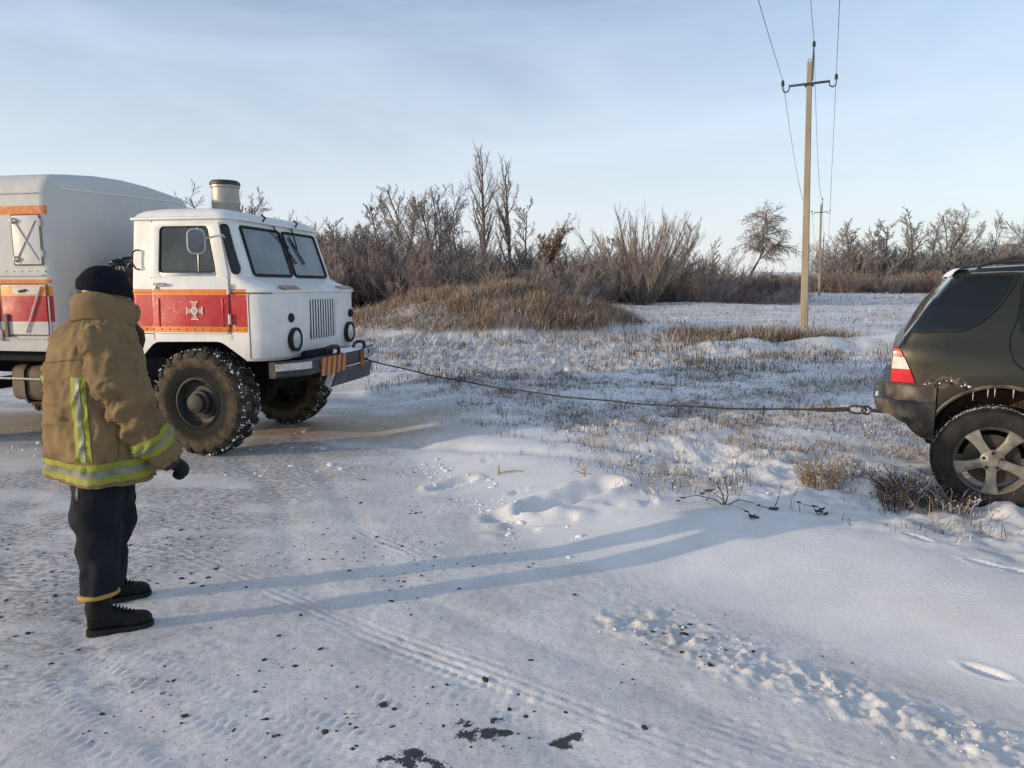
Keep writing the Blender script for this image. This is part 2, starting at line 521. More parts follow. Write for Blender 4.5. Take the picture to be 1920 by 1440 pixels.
df = mth(nt, 'MULTIPLY', at_node(nt, 'dirt'), ramp(nt, tnoise(nt, 17, 6, .7, stretch=(1.0, 2.0, 1)), .42, .60))
col_ = mix_rgb(nt, mth(nt, 'MULTIPLY', df, .75), col_, (.13, .115, .10))
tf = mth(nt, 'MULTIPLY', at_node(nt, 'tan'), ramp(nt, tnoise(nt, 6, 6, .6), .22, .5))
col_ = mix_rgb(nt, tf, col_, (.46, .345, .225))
# dark specks of asphalt through the thin snow, clustered
v = nt.nodes.new('ShaderNodeTexVoronoi'); v.inputs['Scale'].default_value = 9.5; v.inputs['Randomness'].default_value = 1.0
tcn = nt.nodes.new('ShaderNodeTexCoord'); mpn = nt.nodes.new('ShaderNodeMapping'); mpn.inputs['Scale'].default_value = (1, 1.0, .3); mpn.inputs['Rotation'].default_value = (0, 0, .6)
nt.links.new(tcn.outputs['Object'], mpn.inputs['Vector']); nt.links.new(mpn.outputs['Vector'], v.inputs['Vector'])
sp = nt.nodes.new('ShaderNodeSeparateColor'); nt.links.new(v.outputs['Color'], sp.inputs['Color'])
wob = mth(nt, 'MULTIPLY', mth(nt, 'SUBTRACT', tnoise(nt, 60, 3), .5), .22)
dist_ = mth(nt, 'ADD', v.outputs['Distance'], wob)
size = mth(nt, 'MULTIPLY', ramp(nt, sp.outputs['Red'], .55, 1.0, 0.0, .21), ramp(nt, tnoise(nt, .9, 4), .46, .66))
spot = mth(nt, 'LESS_THAN', dist_, size)
spot = mth(nt, 'MULTIPLY', spot, at_node(nt, 'road'))
col_ = mix_rgb(nt, mth(nt, 'MULTIPLY', spot, .85), col_, (.06, .06, .062))
bf = ramp(nt, mth(nt, 'ADD', at_node(nt, 'bare'), mth(nt, 'ADD', mth(nt, 'MULTIPLY', mth(nt, 'SUBTRACT', grain, .5), 1.3), mth(nt, 'MULTIPLY', mth(nt, 'SUBTRACT', tnoise(nt, 85, 5, .7), .5), 1.5))), .47, .535, 0, .95)
col_ = mix_rgb(nt, bf, col_, (.022, .022, .024))
nt.links.new(col_, b.inputs['Base Color'])
hsum = mth(nt, 'ADD', mth(nt, 'MULTIPLY', tnoise(nt, 55, 6, .7), .5), mth(nt, 'MULTIPLY', grain, .8))
hsum = mth(nt, 'SUBTRACT', hsum, mth(nt, 'MULTIPLY', spot, .6))
bump(nt, b, hsum, .5, .010)
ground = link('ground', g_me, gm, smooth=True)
tag(ground, kind='structure')
# ------------------------------------------------------------------ grass and weeds on the field
def blades(n_name, X, Y, h, w, mi, lean=.35, stems=3, spread_r=.03, wind=(.35, .1), rng=RNG):
    """bent two-segment blades; returns V, F, material index"""
    n = len(X) * stems
    X = np.repeat(X, stems); Y = np.repeat(Y, stems); h = np.repeat(h, stems) * rng.uniform(.55, 1.1, n); w = np.repeat(w, stems); mi = np.repeat(mi, stems)
    X = X + rng.normal(0, spread_r, n); Y = Y + rng.normal(0, spread_r, n)
    Z = ground_z(X, Y) - .01
    a = rng.uniform(0, 2 * np.pi, n); ln = np.abs(rng.normal(0, lean, n)) + .05
    dx = np.cos(a) * ln + wind[0] * .2; dy = np.sin(a) * ln + wind[1] * .2
    fa = rng.uniform(0, np.pi, n); sx, sy = np.cos(fa) * w / 2, np.sin(fa) * w / 2
    P0 = np.stack([X, Y, Z], -1); S = np.stack([sx, sy, 0 * sx], -1)
    P1 = P0 + np.stack([dx * .35, dy * .35, np.ones(n) * .6], -1) * h[:, None]
    P2 = P0 + np.stack([dx, dy, np.ones(n) * (1 - .25 * ln)], -1) * h[:, None]
    V = np.stack([P0 - S, P0 + S, P1 - S * .8, P1 + S * .8, P2 - S * .3, P2 + S * .3], 1).reshape(-1, 3)
    b = np.arange(n)[:, None] * 6
    F = np.concatenate([b + np.array([0, 1, 3, 2]), b + np.array([2, 3, 5, 4])], 0)
    return V, F, np.concatenate([mi, mi])

def heads(X, Y, Z, r, rng=RNG):
    """small seed-head / frost clumps: flattened octahedra"""
    n = len(X)
    r = r * rng.uniform(.6, 1.3, n)
    o = np.array([[1, 0, 0], [-1, 0, 0], [0, 1, 0], [0, -1, 0], [0, 0, 1.2], [0, 0, -1.2]], float)
    P = np.stack([X, Y, Z], -1)[:, None, :] + o[None] * r[:, None, None] * rng.uniform(.7, 1.3, (n, 6, 1))
    f = np.array([[0, 2, 4], [2, 1, 4], [1, 3, 4], [3, 0, 4], [2, 0, 5], [1, 2, 5], [3, 1, 5], [0, 3, 5]])
    F = (np.arange(n)[:, None, None] * 6 + f[None]).reshape(-1, 3)
    return P.reshape(-1, 3), F

M['g_dark'] = mat('dark_dead_weed', (.055, .043, .034), .9, col2=(.11, .085, .065), scale=2, spec=.1)
M['g_tan'] = mat('dry_tan_grass', (.31, .235, .15), .9, col2=(.46, .36, .25), scale=1.5, spec=.1)
M['g_red'] = mat('russet_grass', (.20, .12, .078), .9, col2=(.34, .225, .15), scale=.9, spec=.1)
M['g_frost'] = mat('frosted_grass', (.46, .45, .45), .8, col2=(.66, .66, .68), scale=4, spec=.2)
GM = [M['g_dark'], M['g_tan'], M['g_red'], M['g_frost']]

def avoid(X, Y):
    """keep the plants off the truck, car and road"""
    k = edge_dist(X, Y) > .35
    k &= ~((np.abs(X + 2.2) < 1.2) & (np.abs(Y - 8.6) < 1.6))
    k &= ~((X > 3.1) & (X < 8) & (np.abs(Y - (5.9 - .36 * (X - 3.6))) < .78))
    return k

def scatter(n, x0, x1, y0, y1, dens, rng=RNG):
    X = rng.uniform(x0, x1, n); Y = rng.uniform(y0, y1, n)
    k = (rng.uniform(0, 1, n) < dens(X, Y)) & avoid(X, Y) & (np.abs(X) < .80 * Y + 1.5)
    return X[k], Y[k]

def pick(n, p, rng=RNG):
    return rng.choice(4, n, p=np.array(p) / sum(p))

Vs, Fs, Ms = [], [], []
def put(X, Y, h, w, mi, **k):
    V, F, m = blades('', X, Y, h, w, mi, **k)
    F = F + sum(len(v) for v in Vs)
    Vs.append(V); Fs.append(F); Ms.append(m)

# sparse stems at the drift, thicker growth behind
def dn(X, Y):
    d = edge_dist(X, Y)
    c = fbm2(X * .8, Y * 1.3, 145, 4)
    c2 = fbm2(X * 2.3, Y * 2.3, 201, 3)
    near = sstep(.8, 2.1, d + 1.1 * (c2 - .5))
    return np.clip(near * sstep(.40, .64, c * .5 + c2 * .5) * .95, 0, 1)
X, Y = scatter(17000, -2.5, 9, 4.4, 13, dn)
hh = RNG.uniform(.02, .12, len(X)) * (1 + 1.0 * sstep(.55, .8, fbm2(X, Y, 210, 2)))
put(X, Y, hh, RNG.uniform(.0025, .006, len(X)), pick(len(X), [.46, .18, .12, .24]), stems=4, spread_r=.045, lean=.6)
n_near = sum(len(v) for v in Vs)
def dm(X, Y):
    c = fbm2(X * .45, Y * .8, 221, 4); c2 = fbm2(X * 1.5, Y * 2.0, 222, 3)
    return np.clip(sstep(.43, .64, c * .5 + c2 * .5), 0, 1)
X, Y = scatter(17000, -8, 16, 11, 21, dm)
hh = RNG.uniform(.04, .20, len(X))
put(X, Y, hh, RNG.uniform(.006, .012, len(X)), pick(len(X), [.46, .13, .17, .24]), stems=3, spread_r=.07, lean=.4)
# warm dry tufts and litter between the drift and the car
X, Y = scatter(6500, .2, 6.0, 5.3, 9.6, lambda X, Y: sstep(1.0, 2.2, edge_dist(X, Y)) * sstep(.36, .6, fbm2(X * 1.3, Y * 1.6, 291, 4)) * .9)
put(X, Y, RNG.uniform(.025, .12, len(X)), RNG.uniform(.003, .0065, len(X)), pick(len(X), [.2, .5, .16, .14]), stems=4, spread_r=.05, lean=.8)
# short dark stubble in the long shadow before the truck
X, Y = scatter(9000, -2.0, 4.0, 8.0, 14, lambda X, Y: sstep(.3, 1.2, edge_dist(X, Y)) * sstep(.40, .62, fbm2(X * 2.2, Y * 2.6, 296, 4)) * .9)
put(X, Y, RNG.uniform(.015, .085, len(X)), RNG.uniform(.004, .008, len(X)), pick(len(X), [.62, .14, .12, .12]), stems=4, spread_r=.05, lean=.8)
# dark band of stems in front of the ridge
X, Y = scatter(6500, 2.5, 13, 13, 18.0, lambda X, Y: sstep(.38, .6, fbm2(X * .9, Y * .9, 231, 4)) * .85)
put(X, Y, RNG.uniform(.05, .22, len(X)), RNG.uniform(.006, .011, len(X)), pick(len(X), [.74, .06, .10, .10]), stems=3, spread_r=.08, lean=.35)
X, Y = scatter(17000, -30, 45, 20, 60, lambda X, Y: sstep(.36, .60, fbm2(X * .3, Y * .45, 241, 5)) * .95)
put(X, Y, RNG.uniform(.05, .26, len(X)), RNG.uniform(.014, .03, len(X)), pick(len(X), [.30, .24, .18, .28]), stems=2, spread_r=.15, lean=.35)
X, Y = scatter(9000, -60, 90, 55, 110, lambda X, Y: sstep(.4, .6, fbm2(X * .12, Y * .2, 251, 4)) * .8)
put(X, Y, RNG.uniform(.10, .35, len(X)), RNG.uniform(.04, .07, len(X)), pick(len(X), [.3, .3, .15, .25]), stems=2, spread_r=.3, lean=.35)
fo = link('field_grass', np_mesh('field_grass', np.concatenate(Vs), np.concatenate(Fs), np.concatenate(Ms)), GM)
tag(fo, 'dry brown and frosted grass standing through the snow of the field', 'grass', kind='stuff')
Vs, Fs, Ms = [], [], []

# tall russet grass over the mound
mx, my, sx, sy, mh = MOUND
th = RNG.uniform(0, 2 * np.pi, 26000); rr = np.sqrt(RNG.uniform(0, 1, 26000)) * 1.18
X = mx + np.cos(th) * rr * sx; Y = my + np.sin(th) * rr * sy
k = (RNG.uniform(0, 1, len(X)) < .35 + .65 * sstep(.3, .5, fbm2(X * .9, Y * .9, 261, 3))) & avoid(X, Y)
X, Y = X[k], Y[k]
frost_side = pick(len(X), [.18, .26, .42, .14])
put(X, Y, RNG.uniform(.14, .48, len(X)) * (.35 + .85 * sstep(.3, .62, fbm2(X * .8, Y * .8, 262, 3))), RNG.uniform(.006, .013, len(X)), frost_side, stems=4, spread_r=.16, lean=.5)
# brown brush left and right of the mound foot and before the pole
X, Y = scatter(3000, 4.6, 8.8, 18.6, 22.0, lambda X, Y: sstep(.35, .6, fbm2(X * .6, Y * .6, 271, 3)))
put(X, Y, RNG.uniform(.15, .5, len(X)), RNG.uniform(.006, .013, len(X)), pick(len(X), [.48, .14, .24, .14]), stems=4, spread_r=.14, lean=.75)
X, Y = scatter(2000, -7, 8, 19, 24, lambda X, Y: sstep(.45, .65, fbm2(X * .6, Y * .6, 281, 3)))
put(X, Y, RNG.uniform(.12, .35, len(X)), RNG.uniform(.006, .013, len(X)), pick(len(X), [.3, .25, .3, .15]), stems=4, spread_r=.12, lean=.4)
fo = link('mound_grass', np_mesh('mound_grass', np.concatenate(Vs), np.concatenate(Fs), np.concatenate(Ms)), GM)
tag(fo, 'tall russet dead grass covering the low mound in mid field', 'grass', kind='stuff')

# frost and seed heads dotted through the growth
X, Y = scatter(12000, -2.5, 10, 5, 15, dn)
Z = ground_z(X, Y) + RNG.uniform(.02, .15, len(X))
Vh, Fh = heads(X, Y, Z, np.full(len(X), .0075))
mi_h = np.repeat(RNG.choice(2, len(X), p=[.6, .4]), 8)
fo = link('weed_heads', np_mesh('weed_heads', Vh, Fh, mi_h), [M['g_dark'], M['snow']])
tag(fo, 'tiny dark seed heads and frost crumbs among the field weeds', 'weeds', kind='stuff')

# snow caught on tussocks, and dark mats of dead growth between them
def tussocks(name, n, x0, x1, y0, y1, dens, r0, r1, flat, mt, label):
    X, Y = scatter(n, x0, x1, y0, y1, dens)
    r = RNG.uniform(r0, r1, len(X)) * (.75 + .012 * Y)
    Z = ground_z(X, Y) + r * flat * .2
    V, F = heads(X, Y, 0 * Z, r)
    zz = V[:, 2] * flat + np.repeat(Z, 6)
    V = np.stack([V[:, 0], V[:, 1], zz], -1)
    o = link(name, np_mesh(name, V, F), mt)
    return tag(o, label, None, kind='stuff')
tussocks('snow_tussocks', 16000, -4, 13, 5.4, 22, lambda X, Y: dm(X, Y) * sstep(1.0, 2.4, edge_dist(X, Y)), .006, .032, .5, M['dirty_snow'], 'clumps of snow caught on the grass tussocks of the field')
tussocks('weed_mats', 9000, -4, 13, 5.4, 24, lambda X, Y: dn(X, Y) * dm(X + 3.1, Y), .006, .025, .5, M['g_dark'], 'dark matted dead weeds in the snowy field')

# ------------------------------------------------------------------ bare trees
def tree_mesh(spec, seed):
    """returns MB of the limbs and MB of the twigs, rooted at 0"""
    rnd = random.Random(seed)
    limbs, twigs = MB(), MB()
    def rv():
        return Vector((rnd.gauss(0, 1), rnd.gauss(0, 1), rnd.gauss(0, 1))).normalized()
    def grow(p, d, L, r, lev):
        S = spec[lev]
        n = S['seg']
        pts = [p.copy()]; q = p.copy(); dd = d.copy()
        for i in range(n):
            dd = (dd + rv() * S['wob'] + Vector((0, 0, S['up'])) + Vector(S.get('pull', (0, 0, 0)))).normalized()
            q = q + dd * (L / n); pts.append(q.copy())
        rs = [max(r * (1 - .82 * i / n), S.get('rmin', .004)) for i in range(n + 1)]
        leaf = lev == len(spec) - 1
        (limbs if lev < spec[0].get('limb_levels', 2) else twigs).tube(pts, rs, S['k'], cap=False)
        if leaf: return
        m = S['kids'] if isinstance(S['kids'], int) else rnd.randint(*S['kids'])
        for j in range(m):
            t = S['from'] + (1 - S['from']) * (j + rnd.random()) / m
            t = min(t, .995)
            i = int(t * n); f = t * n - i
            bp_ = pts[i].lerp(pts[min(i + 1, n)], f)
            ax = (pts[min(i + 1, n)] - pts[i]).normalized()
            side = (rv() - ax * rv().dot(ax)); side = (side - ax * side.dot(ax)).normalized()
            an = R(rnd.uniform(*S['ang']))
            cd = ax * math.cos(an) + side * math.sin(an)
            cl = L * S['len'] * rnd.uniform(.6, 1.15) * (1 - S.get('taper', .4) * t)
            cr_ = max(rs[i] * S['rad'], spec[lev + 1].get('rmin', .004))
            grow(bp_, cd, cl, cr_, lev + 1)
    for s in range(spec[0].get('stems', 1)):
        a = rnd.uniform(0, 6.283); sp_ = spec[0].get('splay', 0)
        d = Vector((math.cos(a) * sp_ * rnd.random(), math.sin(a) * sp_ * rnd.random(), 1)) + Vector(spec[0].get('tilt', (0, 0, 0)))
        o = Vector((math.cos(a), math.sin(a), 0)) * spec[0].get('base', 0) * rnd.random()
        grow(o, d.normalized(), spec[0]['L'] * rnd.uniform(spec[0].get('lmin', 1), 1), spec[0]['r'], 0)
    return limbs, twigs

POPLAR = [dict(L=13.6, r=.32, seg=9, k=6, wob=.045, up=.05, kids=22, ang=(24, 46), len=.42, rad=.5, taper=.6, limb_levels=2, **{'from': .24}),
          dict(seg=5, k=4, wob=.07, up=.20, kids=11, ang=(20, 50), len=.42, rad=.5, rmin=.024, **{'from': .2}),
          dict(seg=3, k=3, wob=.09, up=.14, kids=11, ang=(20, 50), len=.55, rad=.6, rmin=.013, **{'from': .2}),
          dict(seg=1, k=2, wob=.15, up=.10, kids=0, ang=(20, 40), len=.6, rad=.6, rmin=.009, **{'from': .3})]
SPREAD = [dict(L=4.2, r=.24, seg=4, k=6, wob=.09, up=.05, kids=8, ang=(22, 55), len=1.15, rad=.55, taper=.15, limb_levels=2, **{'from': .40}),
          dict(seg=6, k=4, wob=.085, up=.09, kids=11, ang=(25, 60), len=.46, rad=.5, taper=.4, rmin=.04, **{'from': .2}),
          dict(seg=4, k=3, wob=.10, up=.07, kids=8, ang=(25, 60), len=.5, rad=.55, rmin=.020, **{'from': .15}),
          dict(seg=2, k=3, wob=.10, up=.06, kids=9, ang=(25, 60), len=.55, rad=.6, rmin=.011, **{'from': .1}),
          dict(seg=1, k=2, wob=.2, up=.04, kids=0, ang=(20, 40), len=.65, rad=.6, rmin=.009, **{'from': .2})]
SHRUB = [dict(L=5.0, lmin=.5, r=.034, seg=4, k=3, wob=.11, up=.04, stems=18, splay=.8, base=1.1, kids=11, ang=(20, 58), len=.40, rad=.6, taper=.5, limb_levels=1, rmin=.016, **{'from': .12}),
         dict(seg=2, k=3, wob=.13, up=.12, kids=11, ang=(20, 50), len=.5, rad=.6, rmin=.013, **{'from': .1}),
         dict(seg=1, k=2, wob=.15, up=.08, kids=0, ang=(20, 40), len=.6, rad=.6, rmin=.010, **{'from': .2})]
BIGSHRUB = [dict(L=7.2, lmin=.72, r=.05, seg=6, k=4, wob=.045, up=.04, stems=36, splay=1.0, base=1.1, kids=19, ang=(16, 36), len=.32, rad=.55, taper=.5, limb_levels=1, rmin=.03, **{'from': .2}),
            dict(seg=4, k=3, wob=.10, up=.14, kids=14, ang=(18, 44), len=.5, rad=.6, rmin=.013, **{'from': .15}),
            dict(seg=1, k=2, wob=.13, up=.10, kids=0, ang=(20, 40), len=.6, rad=.6, rmin=.010, **{'from': .2})]
LEAN = [dict(L=5.4, r=.22, seg=6, k=6, wob=.05, up=.05, tilt=(.75, 0, 0), kids=4, ang=(10, 45), len=.72, rad=.65, taper=.1, limb_levels=2, **{'from': .80}),
        dict(seg=5, k=4, wob=.14, up=.18, kids=24, ang=(35, 85), len=.68, rad=.5, taper=.35, rmin=.05, **{'from': .05}),
        dict(seg=5, k=3, wob=.13, up=-.12, pull=(.10, 0, 0), kids=11, ang=(25, 60), len=.5, rad=.5, rmin=.024, **{'from': .15}),
        dict(seg=3, k=3, wob=.14, up=-.13, kids=8, ang=(20, 50), len=.5, rad=.6, rmin=.014, **{'from': .15}),
        dict(seg=1, k=2, wob=.15, up=-.05, kids=0, ang=(20, 40), len=.5, rad=.6, rmin=.012, **{'from': .2})]
SLIM = [dict(L=8, r=.12, seg=7, k=5, wob=.05, up=.06, kids=18, ang=(25, 55), len=.32, rad=.5, taper=.5, limb_levels=2, **{'from': .15}),
        dict(seg=4, k=3, wob=.08, up=.12, kids=8, ang=(22, 50), len=.5, rad=.55, rmin=.024, **{'from': .15}),
        dict(seg=2, k=3, wob=.12, up=.08, kids=10, ang=(20, 48), len=.6, rad=.6, rmin=.017, **{'from': .15}),
        dict(seg=1, k=2, wob=.15, up=.05, kids=0, ang=(20, 45), len=.5, rad=.6, rmin=.014, **{'from': .2})]
M['bark'] = mat('grey_bark', (.11, .095, .08), .9, col2=(.19, .16, .135), scale=3, spec=.1)
M['twig'] = mat('grey_twigs', (.30, .27, .25), .9, col2=(.40, .365, .34), scale=1.2, spec=.1)
M['twig_brown'] = mat('brown_twigs', (.27, .225, .20), .9, col2=(.38, .325, .295), scale=.9, spec=.1)
M['twig_far'] = mat('far_twigs', (.29, .275, .265), .9, col2=(.38, .36, .345), scale=.9, spec=.1)
M['russet'] = mat('clinging_russet_leaves', (.22, .10, .05), .85, col2=(.32, .17, .085), scale=2, spec=.1)
M['twig_red'] = mat('reddish_brush', (.26, .195, .175), .9, col2=(.35, .27, .245), scale=.7, spec=.1)

TREE_LIB = {}
def tree_data(kind, seed, tw):
    key = (kind, seed, tw)
    if key not in TREE_LIB:
        spec = dict(poplar=POPLAR, spread=SPREAD, shrub=SHRUB, bigshrub=BIGSHRUB, lean=LEAN, slim=SLIM)[kind]
        a, b_ = tree_mesh(spec, seed)
        ma = bpy.data.meshes.new('limbs'); ma.from_pydata([tuple(p) for p in a.v], [], a.f); ma.materials.append(M['bark'])
        mb_ = bpy.data.meshes.new('twigs'); mb_.from_pydata([tuple(p) for p in b_.v], [], b_.f); mb_.materials.append(M[tw])
        top = max(p[2] for p in b_.v)
        TREE_LIB[key] = (ma, mb_, top)
    return TREE_LIB[key]

def at_depth(px, Y):
    return (px - 960) / 1400 * (Y * math.cos(PITCH) + 1.0 * math.sin(PITCH))
def top_h(py, Y):
    return CAM_H + Y * math.tan(math.atan((720 - py) / 1400) - PITCH)

def tree(name, kind, seed, px, ytop, Y, label, cat='tree', tw='twig', wide=1.0, rz=0.0, group=None, leaves=0):
    x = at_depth(px, Y); z = gz(x, Y)
    ma, mb_, top = tree_data(kind, seed, tw)
    s = (top_h(ytop, Y) - z) / top
    root = empty(name, (x, Y, z - .05), rz)
    root.scale = (s * wide, s * wide, s)
    link_part('trunk', ma, root); link_part('crown', mb_, root)
    tag(root, label, cat, group)
    if leaves:
        co = np.array([v.co for v in mb_.vertices]); rng = np.random.default_rng(seed)
        k = rng.integers(0, len(co), leaves); P = co[k] + rng.normal(0, .08, (leaves, 3))
        P = P[P[:, 2] < top * .82]
        Vl, Fl = heads(P[:, 0], P[:, 1], P[:, 2], np.full(len(P), .045), rng)
        lo = link('russet_leaves', np_mesh('russet_leaves', Vl, Fl), M['russet'], root)
        lo['kind'] = 'stuff'
    return root
def link_part(name, me, parent):
    o = bpy.data.objects.new(name, me); COL.objects.link(o); o.parent = parent
    return o

tree('tall_tree', 'poplar', 3, 908, 262, 66, 'tallest bare tree in the field, standing left of its slightly shorter twin', wide=1.05)
tree('tall_tree', 'poplar', 8, 955, 285, 63, 'second tall bare tree, ivy-brown trunk, just right of the tallest tree', tw='twig_brown', wide=.95, leaves=900)
tree('bare_tree', 'spread', 5, 762, 343, 58, 'wide-crowned bare tree rising from the thicket, farther from the tall pair', rz=.4)
tree('bare_tree', 'spread', 12, 822, 338, 61, 'wide-crowned bare tree rising from the thicket close beside the tall pair', rz=2.0)
tree('russet_tree', 'spread', 21, 1022, 396, 56, 'rounded small tree still holding rust-brown leaves right of the tall pair', tw='twig_brown', rz=1.0, wide=.8, leaves=4200)
tree('large_shrub', 'bigshrub', 2, 1200, 366, 47, 'large fan-shaped many-stemmed shrub standing at the thicket edge', 'shrub', tw='twig_brown', wide=.9)
tree('leaning_tree', 'lean', 4, 1374, 372, 58, 'crooked tree leaning over with a windswept drooping crown', rz=.0, wide=1.12)
tree('bare_tree', 'slim', 31, 1330, 440, 56, 'slim bare tree between the large fan shrub and the leaning tree', wide=1.1)
tree('bare_tree', 'slim', 33, 1275, 410, 60, 'slim bare tree poking out just behind the large fan shrub', wide=1.1)
tree('bare_tree', 'spread', 41, 428, 338, 48, 'bare crown showing behind the roof cylinder of the rescue truck', wide=1.15, rz=.7)
tree('bare_tree', 'slim', 45, 622, 405, 50, 'slim bare tree at the thicket end nearest the truck', tw='twig_brown', wide=1.3)
tree('bare_tree', 'slim', 47, 688, 398, 54, 'slim bare tree in the thicket between the truck and the wide-crowned trees', tw='twig_brown', wide=1.4)
# line beyond the poles
for (px, yt, k, sd, wd, lb) in ((1592, 405, 'slim', 51, 1.6, 'bare tree with a pale trunk, first right of the far power pole'),
                                (1625, 412, 'slim', 52, 1.4, 'narrow bare tree second right of the far power pole'),
                                (1662, 408, 'slim', 53, 1.7, 'bare tree in the middle of the far row right of the poles'),
                                (1712, 386, 'slim', 54, 1.7, 'upright forked bare tree beside the broad one in the far row'),
                                (1765, 380, 'spread', 55, 1.05, 'broadest bare tree in the far row, above the back of the black car'),
                                (1815, 428, 'spread', 56, .8, 'low bare tree at the end of the far row, above the car roof'),
                                (1857, 392, 'slim', 57, .7, 'thin lone bare tree rising above the car roof'),
                                (1925, 372, 'spread', 58, 1.0, 'bare tree at the edge of the picture beside the red-brown barn')):
    tree('bare_tree', k, sd, px, yt, 96, lb, tw='twig_far', wide=wd, rz=sd * .7)

for i, (px, yt, k, sd, wd, lb) in enumerate(((1578, 430, 'slim', 71, 1.9, 'slender grey tree at the near end of the far row, beside the far power pole'), (1608, 424, 'slim', 72, 1.8, 'slender grey tree between the first and second trees right of the far pole'),
        (1640, 432, 'slim', 73, 1.9, 'shortest slender grey tree, between the second and middle trees of the far row'), (1690, 420, 'slim', 74, 1.9, 'slender grey tree between the middle and the forked tree of the far row'),
        (1738, 408, 'slim', 75, 1.6, 'slender grey tree wedged between the forked and the broadest far tree'), (1790, 410, 'slim', 76, 1.6, 'slender grey tree just right of the broadest far tree, above the car roof'))):
    tree('bare_tree', k, sd, px, yt, 100 + i, lb, tw='twig_far', wide=wd, rz=sd * .7, group='slender trees in the far row')
for i, (px, yt, sd, wd, lb) in enumerate(((597, 420, 81, 1.7, 'airy bare tree at the thicket end, closest to the cab windscreen'), (655, 412, 82, 1.8, 'airy bare tree in the left thicket between two slim brown trees'),
        (722, 382, 83, 1.5, 'airy bare tree at the left foot of the wide-crowned tree'), (868, 390, 84, 1.6, 'airy bare tree tucked left of the tallest tree'),
        (985, 362, 85, 1.3, 'airy bare tree close behind the second tall tree, right side'), (1075, 448, 86, 1.8, 'low airy tree in the dip between the russet tree and the fan shrub'), (1130, 440, 87, 1.7, 'low airy tree just left of the fan shrub'))):
    tree('bare_tree', 'slim', sd % 4 + 31, px, yt, 51 + 2 * (i % 3), lb, wide=wd, rz=sd * .7, group='airy trees in the thicket')
# ------------------------------------------------------------------ thicket: one mass of brush
def joined(name, kinds, places, mats_, label, cat='thicket'):
    Vt, Ft, off = [], [], 0; Mi = []
    for (x, y, s, w, rz, ki, mi) in places:
        a, b_ = kinds[ki]
        V = a; c, sn_ = math.cos(rz), math.sin(rz)
        P = np.stack([(V[:, 0] * c - V[:, 1] * sn_) * s * w + x, (V[:, 0] * sn_ + V[:, 1] * c) * s * w + y, V[:, 2] * s + gz(x, y) - .1], -1)
        Vt.append(P); Ft.append(b_ + off); off += len(P); Mi.append(np.full(len(b_), mi))
    o = link(name, np_mesh(name, np.concatenate(Vt), np.concatenate(Ft), np.concatenate(Mi)), mats_)
    return tag(o, label, cat, kind='stuff')
shr = []
for sd in (61, 62, 63, 64):
    a, b_ = tree_mesh(SHRUB, sd)
    V = np.array([tuple(p) for p in a.v + b_.v]); n = len(a.v)
    F = np.array(a.f + [[i + n for i in f] for f in b_.f])
    V = V / V[:, 2].max()
    shr.append((V, F))
prof = [(-500, 420), (100, 420), (560, 412), (600, 418), (650, 418), (700, 425), (760, 428), (860, 440), (930, 462), (1000, 465), (1080, 470), (1120, 462), (1180, 465), (1290, 470), (1340, 480), (1400, 505), (1470, 512), (1500, 520)]
pl = []
rt = random.Random(5)
for row, (Y, dy, nn) in enumerate(((45, 0, 52), (49, -8, 52), (54, -10, 50), (60, -12, 44))):
    for i in range(nn):
        px = 420 + (1500 - 420) * (i + rt.random()) / nn
        if row == 0 and px > 1130 and px < 1260: continue
        yt = np.interp(px, [p[0] for p in prof], [p[1] for p in prof]) + rt.uniform(-22, 34) + (30 if row == 0 else 14 if row == 1 else 0)
        Yj = Y + rt.uniform(-2, 2) + (6 if px > 1130 else 0)
        x = at_depth(px, Yj); z = gz(x, Yj)
        h = max(top_h(yt, Yj) - z, 1.0)
        pl.append((x, Yj, h, rt.uniform(1.0, 1.4) * (1 if h > 3 else 1.4), rt.uniform(0, 6.28), rt.randrange(4), rt.choice((0, 0, 1, 2))))
for i in range(14):                                    # thin out behind the truck, past the frame
    Yj = rt.uniform(46, 58); x = rt.uniform(-52, -19); pl.append((x, Yj, rt.uniform(3, 5), 1.0, rt.uniform(0, 6.28), rt.randrange(4), 0))
joined('thicket', shr, pl, [M['twig_brown'], M['twig'], M['twig_red']], 'dense brown leafless thicket of brush along the far side of the field')
pl = []
for i in range(54):                                    # low reddish brush under the far row
    px = 1470 + 330 * (i + rt.random()) / 54; Yj = rt.uniform(80, 92); x = at_depth(px, Yj)
    h = max(top_h(rt.uniform(500, 520), Yj) - gz(x, Yj), .8)
    pl.append((x, Yj, h, 1.6, rt.uniform(0, 6.28), rt.randrange(4), rt.choice((0, 0, 1))))
for i in range(54):                                    # taller grey growth between the trees of the far row
    px = 1555 + 380 * (i + rt.random()) / 54; Yj = rt.uniform(94, 102); x = at_depth(px, Yj)
    pl.append((x, Yj, max(top_h(rt.uniform(436, 490), Yj) - gz(x, Yj), 1.5), 1.5, rt.uniform(0, 6.28), rt.randrange(4), 2))
for i in range(10):
    px = 1390 + 110 * i / 10; Yj = rt.uniform(56, 60); x = at_depth(px, Yj)
    pl.append((x, Yj, max(top_h(rt.uniform(490, 515), Yj) - gz(x, Yj), .8), 1.3, rt.uniform(0, 6.28), rt.randrange(4), rt.choice((0, 1))))
joined('far_brush', shr, pl, [M['twig_red'], M['twig_brown'], M['twig_far']], 'low reddish-brown brush along the foot of the far row of trees')
# background woods outside the frame, so that the field stays enclosed from a step aside
pl = []
for i in range(30):
    Yj = rt.uniform(85, 105); x = rt.uniform(62, 120); pl.append((x, Yj, rt.uniform(5, 8), 1.0, rt.uniform(0, 6.28), rt.randrange(4), 0))
